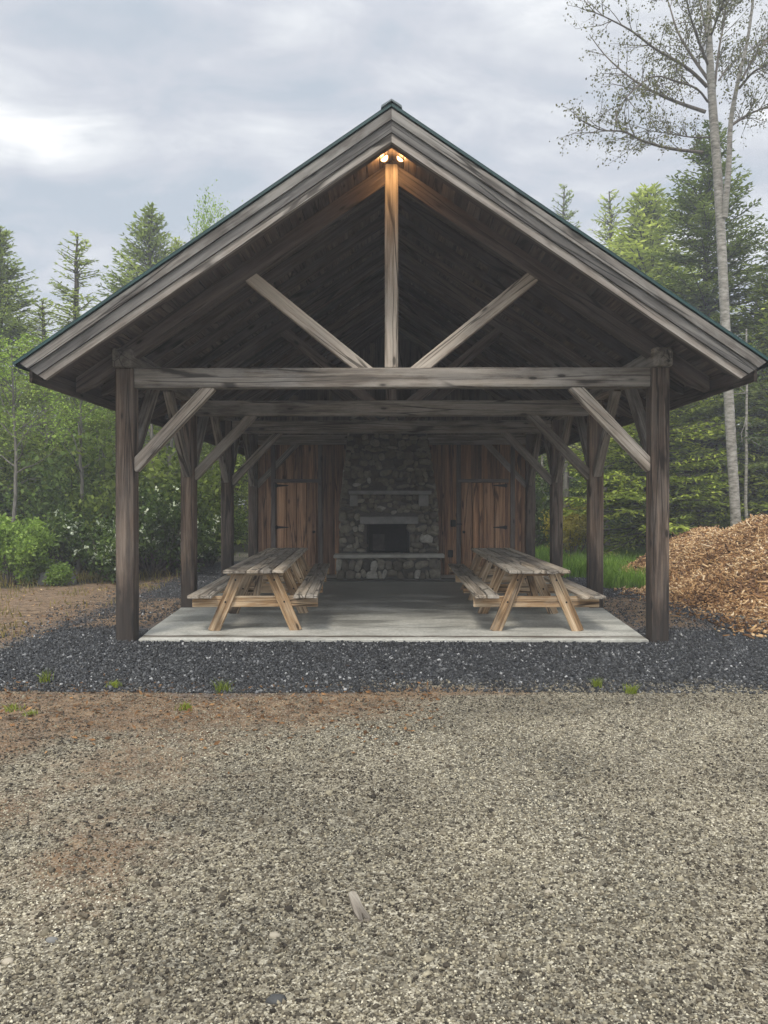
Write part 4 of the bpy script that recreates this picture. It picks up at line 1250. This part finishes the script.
# ------------------------------------------------------------------ wood chip pile
def chip_pile():
    rng = np.random.default_rng(8)
    def height(x, y):
        x = np.asarray(x, float); y = np.asarray(y, float)
        def cone(cx, cy, rx, ry, h, k=.16):
            d = np.sqrt(((x - cx) / rx) ** 2 + ((y - cy) / ry) ** 2)
            return h * (1 - np.sqrt(d * d + k * k) + k * .55)
        a = cone(8.0, 12.9, 3.35, 4.0, 1.95)
        b = cone(6.75, 16.6, 1.75, 1.9, 1.22, .3)
        c = cone(9.6, 15.5, 3.2, 3.2, 1.9)
        d2 = cone(7.35, 14.9, 2.2, 2.3, 1.5, .3)
        z = np.maximum.reduce([a, b, c, d2])
        lump = np.array([mnoise.noise(Vector((p * .9, q * .9, 2.2))) * .16 + mnoise.noise(Vector((p * 2.6, q * 2.6, 7.2))) * .07 for p, q in zip(x.ravel(), y.ravel())]).reshape(x.shape)
        return z + lump * np.clip(z * 2.5, 0.15, 1) - .02
    gx, gy = np.meshgrid(np.linspace(4.0, 13.2, 93), np.linspace(8.4, 19.6, 113))
    gz = height(gx, gy)
    V = np.stack([gx.ravel(), gy.ravel(), np.maximum(gz, -.06).ravel()], 1)
    n = 93
    i = np.arange(112)[:, None] * n + np.arange(92)[None]
    F = np.stack([i, i + 1, i + n + 1, i + n], -1).reshape(-1, 4)
    keep = (V[F][:, :, 2].max(1) > -.05); F = F[keep]
    root = thing('wood_chip_pile', 'large heap of tan wood chips at the right edge of the photo', 'wood chips', (8, 13, 0))
    np_obj('heap', V, F, M['pilebase'], tint=np.full(len(F), .5), parent=root, smooth=True)
    N = 70000
    x = rng.uniform(4.1, 11, N); y = rng.uniform(8.6, 18.5, N)
    z = height(x, y)
    k = z > rng.normal(.0, .025, N) - .012
    x, y, z = x[k], y[k], np.maximum(z[k], 0)
    # scattered strays at the foot
    xs = 4.55 + rng.normal(0, .25, 900); ys = rng.uniform(9, 14.5, 900)
    x = np.concatenate([x, xs]); y = np.concatenate([y, ys]); z = np.concatenate([z, np.maximum(height(xs, ys), .012)])
    n = len(x)
    D = unit(rng.normal(size=(n, 3)) * np.array([1, 1, .55])); S = unit(np.cross(D, unit(rng.normal(size=(n, 3)) * .6 + np.array([-.35, -.35, .8]))))
    U = np.cross(D, S)
    l = rng.lognormal(math.log(.052), .65, n); w = rng.uniform(.010, .032, n); t = .006
    C = np.stack([x, y, z + .012], 1)
    D, S, U = D * l[:, None] * .5, S * w[:, None] * .5, U * t
    tw = rng.uniform(.5, 1, n)[:, None]
    V = np.stack([C - D - S - U, C - D + S - U, C + D + S * tw - U, C + D - S * tw - U, C - D - S + U, C - D + S + U, C + D + S * tw + U, C + D - S * tw + U], 1).reshape(-1, 3)
    CF = np.array([[3, 2, 1, 0], [4, 5, 6, 7], [0, 1, 5, 4], [1, 2, 6, 5], [2, 3, 7, 6], [3, 0, 4, 7]])
    F = (CF[None] + (np.arange(n) * 8)[:, None, None]).reshape(-1, 4)
    patch = np.array([mnoise.noise(Vector((a * .8, b * .8, c_ * .8))) for a, b, c_ in zip(x, y, z)])
    tint = np.clip(rng.beta(1.7, 1.9, n) + patch * .38, 0, 1)
    o = np_obj('chips', V, F, M['woodchip'], tint=np.repeat(tint, 6), parent=root)
    o['kind'] = 'stuff'
chip_pile()

# ------------------------------------------------------------------ grass
def blades(name, P, hgt, rng, mat, w=.010, lean=.45, parent=None, tint=None):
    n = len(P)
    az = rng.uniform(0, 6.283, n)
    S = np.stack([np.cos(az), np.sin(az), np.zeros(n)], 1)
    ld = rng.uniform(0, 6.283, n); ll = rng.uniform(.05, lean, n)
    Lv = np.stack([np.cos(ld) * ll, np.sin(ld) * ll, np.ones(n)], 1)
    h = hgt[:, None]
    m = P + Lv * h * .55 * np.array([.6, .6, 1]); tp = P + Lv * h * np.array([1.2, 1.2, .92])
    W = S * w
    V = np.stack([P - W, P + W, m + W * .8, m - W * .8, m - W * .8, m + W * .8, tp + W * .1, tp - W * .1], 1).reshape(-1, 3)
    F = np.arange(n * 8).reshape(-1, 4)
    t = np.repeat(np.clip(rng.beta(2, 2, n) if tint is None else tint, 0, 1), 2)
    return np_obj(name, V, F, mat, tint=t, parent=parent)
rng = np.random.default_rng(3)
n = 26000
x = rng.uniform(3.3, 10, n); y = 14.3 + rng.random(n) ** 1.3 * 11
k = np.array([mnoise.noise(Vector((a * .8, b * .8, 0))) for a, b in zip(x, y)]) > -.35 + rng.normal(0, .2, n)
k &= (x > 4.1 + .25 * np.sin(y * 2)) | (y > 16.5)
x, y = x[k], y[k]
tag(blades('lawn_grass', np.stack([x, y, np.zeros(len(x))], 1), rng.uniform(.12, .38, len(x)), rng, M['grass'], .010), kind='stuff')
n = 9000
x = rng.uniform(-12, -4.4, n); y = rng.uniform(8.6, 17, n)
k = np.array([mnoise.noise(Vector((a * 1.1, b * 1.6, 5))) for a, b in zip(x, y)]) > .12 + rng.normal(0, .12, n)
k |= (y > 14.6 + (x + 7) * .8 - .3) & (rng.random(n) < .5)
x, y = x[k], y[k]
tag(blades('bank_grass', np.stack([x, y, gz_arr(x, y)], 1), rng.uniform(.03, .13, len(x)) * (1 + (y > 14.5 + (x + 7) * .8)), rng, M['drygrass'], .007, .9), kind='stuff')
for (pxx, pyy, nb, hh, rad, label) in (
        (43, 683, 45, .14, .06, 'small upright grass tuft nearest the left edge on the black gravel'),
        (112, 687, 110, .055, .08, 'flat low grass tuft on the gravel edge below the left front post'),
        (222, 691, 60, .11, .08, 'pale spiky grass tuft on the gravel edge below the left picnic table'),
        (184, 709, 70, .05, .07, 'flat green tuft on the brown soil in front of the left picnic table'),
        (12, 712, 60, .05, .09, 'dull olive tuft on the brown soil at the left edge'),
        (29, 716, 40, .04, .06, 'small olive tuft on the soil just right of the dull one'),
        (597, 687, 90, .08, .045, 'small rounded bright tuft on the gravel edge below the right table'),
        (631, 693, 110, .075, .055, 'rounded bright tuft on the gravel edge below the right front post')):
    Y = 1.55 * 770 / (pyy - 506); X = px(pxx, Y)
    q = np.clip(rng.normal(0, rad * .42, (nb, 2)), -rad, rad)
    P = np.stack([X + q[:, 0], Y + q[:, 1], np.full(nb, ground_z(X, Y))], 1)
    o = blades('grass_tuft', P, hh * rng.uniform(.5, 1.2, nb), rng, M['tuft'], .003, .9, tint=rng.beta(3, 2, nb))
    tag(o, label, 'grass tuft', 'grass tufts along the gravel edge')

n = 5000
x = rng.uniform(-11, -4.1, n); y = rng.uniform(7.8, 16, n)
m_ = 1600
x = np.concatenate([x, rng.uniform(-3.8, .4, m_)]); y = np.concatenate([y, rng.normal(5.9, .5, m_)]); n += m_
P = np.stack([x, y, gz_arr(x, y) + .010], 1)
D = unit(rng.normal(size=(n, 3)) * np.array([1, 1, .25])); S = unit(np.cross(D, rng.normal(size=(n, 3)) * .35 + np.array([0, 0, 1.0])))
l = rng.uniform(.015, .06, n)
V, F = quads(P, D, S, l, l * rng.uniform(.15, .6, n))
tag(np_obj('leaf_litter', V, F, M['woodchip'], tint=np.clip(rng.beta(1.3, 2.2, n), 0, 1) * np.where(np.arange(n) >= n - m_, .55, 1.0)), kind='stuff')

# things lying on the gravel
mb = MB()
pts = []
for u, v in ((200, 150), (235, 132), (275, 138), (312, 175), (350, 262), (398, 335), (442, 400), (432, 430), (384, 428), (352, 366), (345, 372), (364, 432), (312, 428), (262, 352), (222, 235)):
    qx, qy = 330 + u / 10.97, 880 + v / 10.97
    Y = 1193.5 / (qy - 506); pts.append((px(qx, Y), Y))
n = len(pts)
gz0 = ground_z(*pts[0])
vs = [(x, y, gz0 + .002) for x, y in pts] + [(x, y, gz0 + .014 + .004 * math.sin(i)) for i, (x, y) in enumerate(pts)]
off = Vector((3, 5, 7))
mb.add(vs, [tuple(range(n)), tuple(range(2 * n - 1, n - 1, -1))] + [(i, i + n, (i + 1) % n + n, (i + 1) % n) for i in range(n)],
       [Vector((v[1] * .9 - v[0] * .4, v[0] * .9 + v[1] * .4, v[2])) + off for v in vs], .6)
tag(mb.build('wood_scrap', M['scrap']), 'flat grey splintered scrap of wood lying on the gravel', 'wood scrap')
def pebble(label, pxx, pyy, sz, mat, seed):
    Y = 1.55 * 770 / (pyy - 506)
    rock('stone', label, 'stone', (px(pxx, Y), Y, ground_z(px(pxx, Y), Y) + sz * .02), (sz, sz * .75, sz * .5), mat, seed, 2)
pebble('dark blocky stone low on the gravel near the bottom edge', 275, 999, .032, M['darkrock'], 5)
pebble('pale yellowish stone on the gravel left of the wood scrap', 274, 934, .022, M['palerock'], 6)
pebble('smooth grey oval stone on the gravel near the left bottom', 49, 941, .024, M['rock'], 7)
pebble('tan stone at the left edge of the gravel', 4, 962, .022, M['palerock'], 8)
pebble('whitish stone on the gravel right of the wood scrap', 549, 889, .020, M['palerock'], 9)

# ------------------------------------------------------------------ sky, light, camera
def world():
    w = bpy.data.worlds.new('World'); scene.world = w; w.use_nodes = True
    t = w.node_tree; t.nodes.clear(); N = t.nodes.new; L = t.links.new
    out = N('ShaderNodeOutputWorld'); bg = N('ShaderNodeBackground')
    sky = N('ShaderNodeTexSky'); sky.sky_type = 'NISHITA'; sky.sun_disc = False
    sky.sun_elevation = R(SUN_EL); sky.sun_rotation = R(SUN_ROT)
    tc = N('ShaderNodeTexCoord')
    sep = N('ShaderNodeSeparateXYZ'); L(tc.outputs['Generated'], sep.inputs[0])
    # cloud layer: direction projected on a flat ceiling
    def m(op, a, b):
        q = N('ShaderNodeMath'); q.operation = op
        for i, v in ((0, a), (1, b)):
            if isinstance(v, (int, float)): q.inputs[i].default_value = v
            else: L(v, q.inputs[i])
        return q.outputs[0]
    zz = m('ADD', m('MAXIMUM', sep.outputs[2], 0.0), .22)
    cx = m('DIVIDE', sep.outputs[0], zz); cy = m('DIVIDE', sep.outputs[1], zz)
    cmb = N('ShaderNodeCombineXYZ'); L(cx, cmb.inputs[0]); L(cy, cmb.inputs[1]); cmb.inputs[2].default_value = 3.7
    mp = N('ShaderNodeMapping'); L(cmb.outputs[0], mp.inputs['Vector']); mp.inputs['Rotation'].default_value = (0, 0, R(-14)); mp.inputs['Scale'].default_value = (.8, 1.25, 1)
    mp.inputs['Location'].default_value = CLOUD_OFF
    def nz(scale, detail, rough, dist):
        q = N('ShaderNodeTexNoise'); L(mp.outputs[0], q.inputs['Vector'])
        q.inputs['Scale'].default_value = scale; q.inputs['Detail'].default_value = detail; q.inputs['Roughness'].default_value = rough; q.inputs['Distortion'].default_value = dist
        return q.outputs['Fac']
    a = nz(1.4, 8, .54, .35); b = nz(4.2, 8, .6, .45)
    v = m('ADD', m('MULTIPLY', a, .62), m('MULTIPLY', b, .38))
    rp = N('ShaderNodeValToRGB'); L(v, rp.inputs[0])
    e = rp.color_ramp.elements
    e[0].position = .41; e[0].color = (.50, .56, .635, 1)
    e[1].position = .60; e[1].color = (1.06, 1.06, 1.06, 1)
    x = e.new(.48); x.color = (.62, .645, .705, 1)
    x = e.new(.55); x.color = (.80, .82, .85, 1)
    sc = N('ShaderNodeMix'); sc.data_type = 'RGBA'; sc.blend_type = 'MULTIPLY'; sc.inputs[0].default_value = 1
    mr = N('ShaderNodeMapRange'); L(sep.outputs[2], mr.inputs[0]); mr.interpolation_type = 'SMOOTHSTEP'
    for i, v in ((1, .50), (2, .95), (3, 0.0), (4, ZEN)): mr.inputs[i].default_value = v
    mb_ = N('ShaderNodeMapRange'); L(sep.outputs[1], mb_.inputs[0]); mb_.interpolation_type = 'SMOOTHSTEP'
    for i, v in ((1, .35), (2, -.6), (3, 0.0), (4, BACK)): mb_.inputs[i].default_value = v
    gain = m('MULTIPLY', m('ADD', m('ADD', mr.outputs[0], mb_.outputs[0]), 1.0), CLOUD)
    L(rp.outputs[0], sc.inputs[6]); L(gain, sc.inputs[7])
    mx = N('ShaderNodeMix'); mx.data_type = 'RGBA'; mx.inputs[0].default_value = .93
    L(sky.outputs[0], mx.inputs[6]); L(sc.outputs[2], mx.inputs[7])
    L(mx.outputs[2], bg.inputs[0]); bg.inputs[1].default_value = .1
    L(bg.outputs[0], out.inputs[0])
SUN_EL, SUN_ROT = 52, 200
CLOUD = 6.8
ZEN, BACK = 1.4, .9          # overcast: brighter overhead and towards the veiled sun behind the viewer
CLOUD_OFF = (1.7, 2.3, 0)
world()
sd = bpy.data.lights.new('sun', 'SUN'); sd.energy = 1.5; sd.angle = R(14); sd.color = (1, .935, .84)
so = bpy.data.objects.new('sun', sd); COL.objects.link(so)
# light comes from azimuth SUN_ROT (0 = +Y, clockwise): behind the camera
az = R(SUN_ROT); el = R(SUN_EL)
dirv = Vector((math.sin(az) * math.cos(el), math.cos(az) * math.cos(el), math.sin(el)))
so.rotation_euler = (-dirv).to_track_quat('-Z', 'Y').to_euler()
so.location = dirv * 40

# damp evening air
HAZE = 0.0038
if HAZE:
    mb = MB(); mb.box((0, 20, 9.25), (130, 110, 20.5), None, .01)
    k = NT('damp_air')
    pv = k.node('ShaderNodeVolumePrincipled'); pv.inputs['Color'].default_value = (.86, .90, .95, 1); pv.inputs['Density'].default_value = HAZE
    pv.inputs['Anisotropy'].default_value = .2
    k.link(pv.outputs[0], k.out.inputs['Volume'])
    tag(mb.build('haze', k.m), kind='stuff')

cam = bpy.data.cameras.new('camera'); co = bpy.data.objects.new('camera', cam); COL.objects.link(co)
co.location = (0, 0, 1.55)
co.rotation_euler = (R(90) - math.atan(6 / 770), 0, math.atan(7.5 / 770))
cam.sensor_fit = 'AUTO'; cam.sensor_width = 36; cam.lens = 770 / 1024 * 36
cam.clip_start = .05; cam.clip_end = 3000
scene.camera = co

scene.view_settings.view_transform = 'Standard'; scene.view_settings.look = 'None'
scene.view_settings.exposure = 0.68; scene.view_settings.gamma = 1.0
scene.view_settings.use_curve_mapping = False
try:
    scene.cycles.max_bounces = 10; scene.cycles.diffuse_bounces = 5; scene.cycles.transmission_bounces = 4
    scene.cycles.use_denoising = True; scene.cycles.volume_bounces = 1
    scene.cycles.sample_clamp_indirect = 6
except Exception: pass
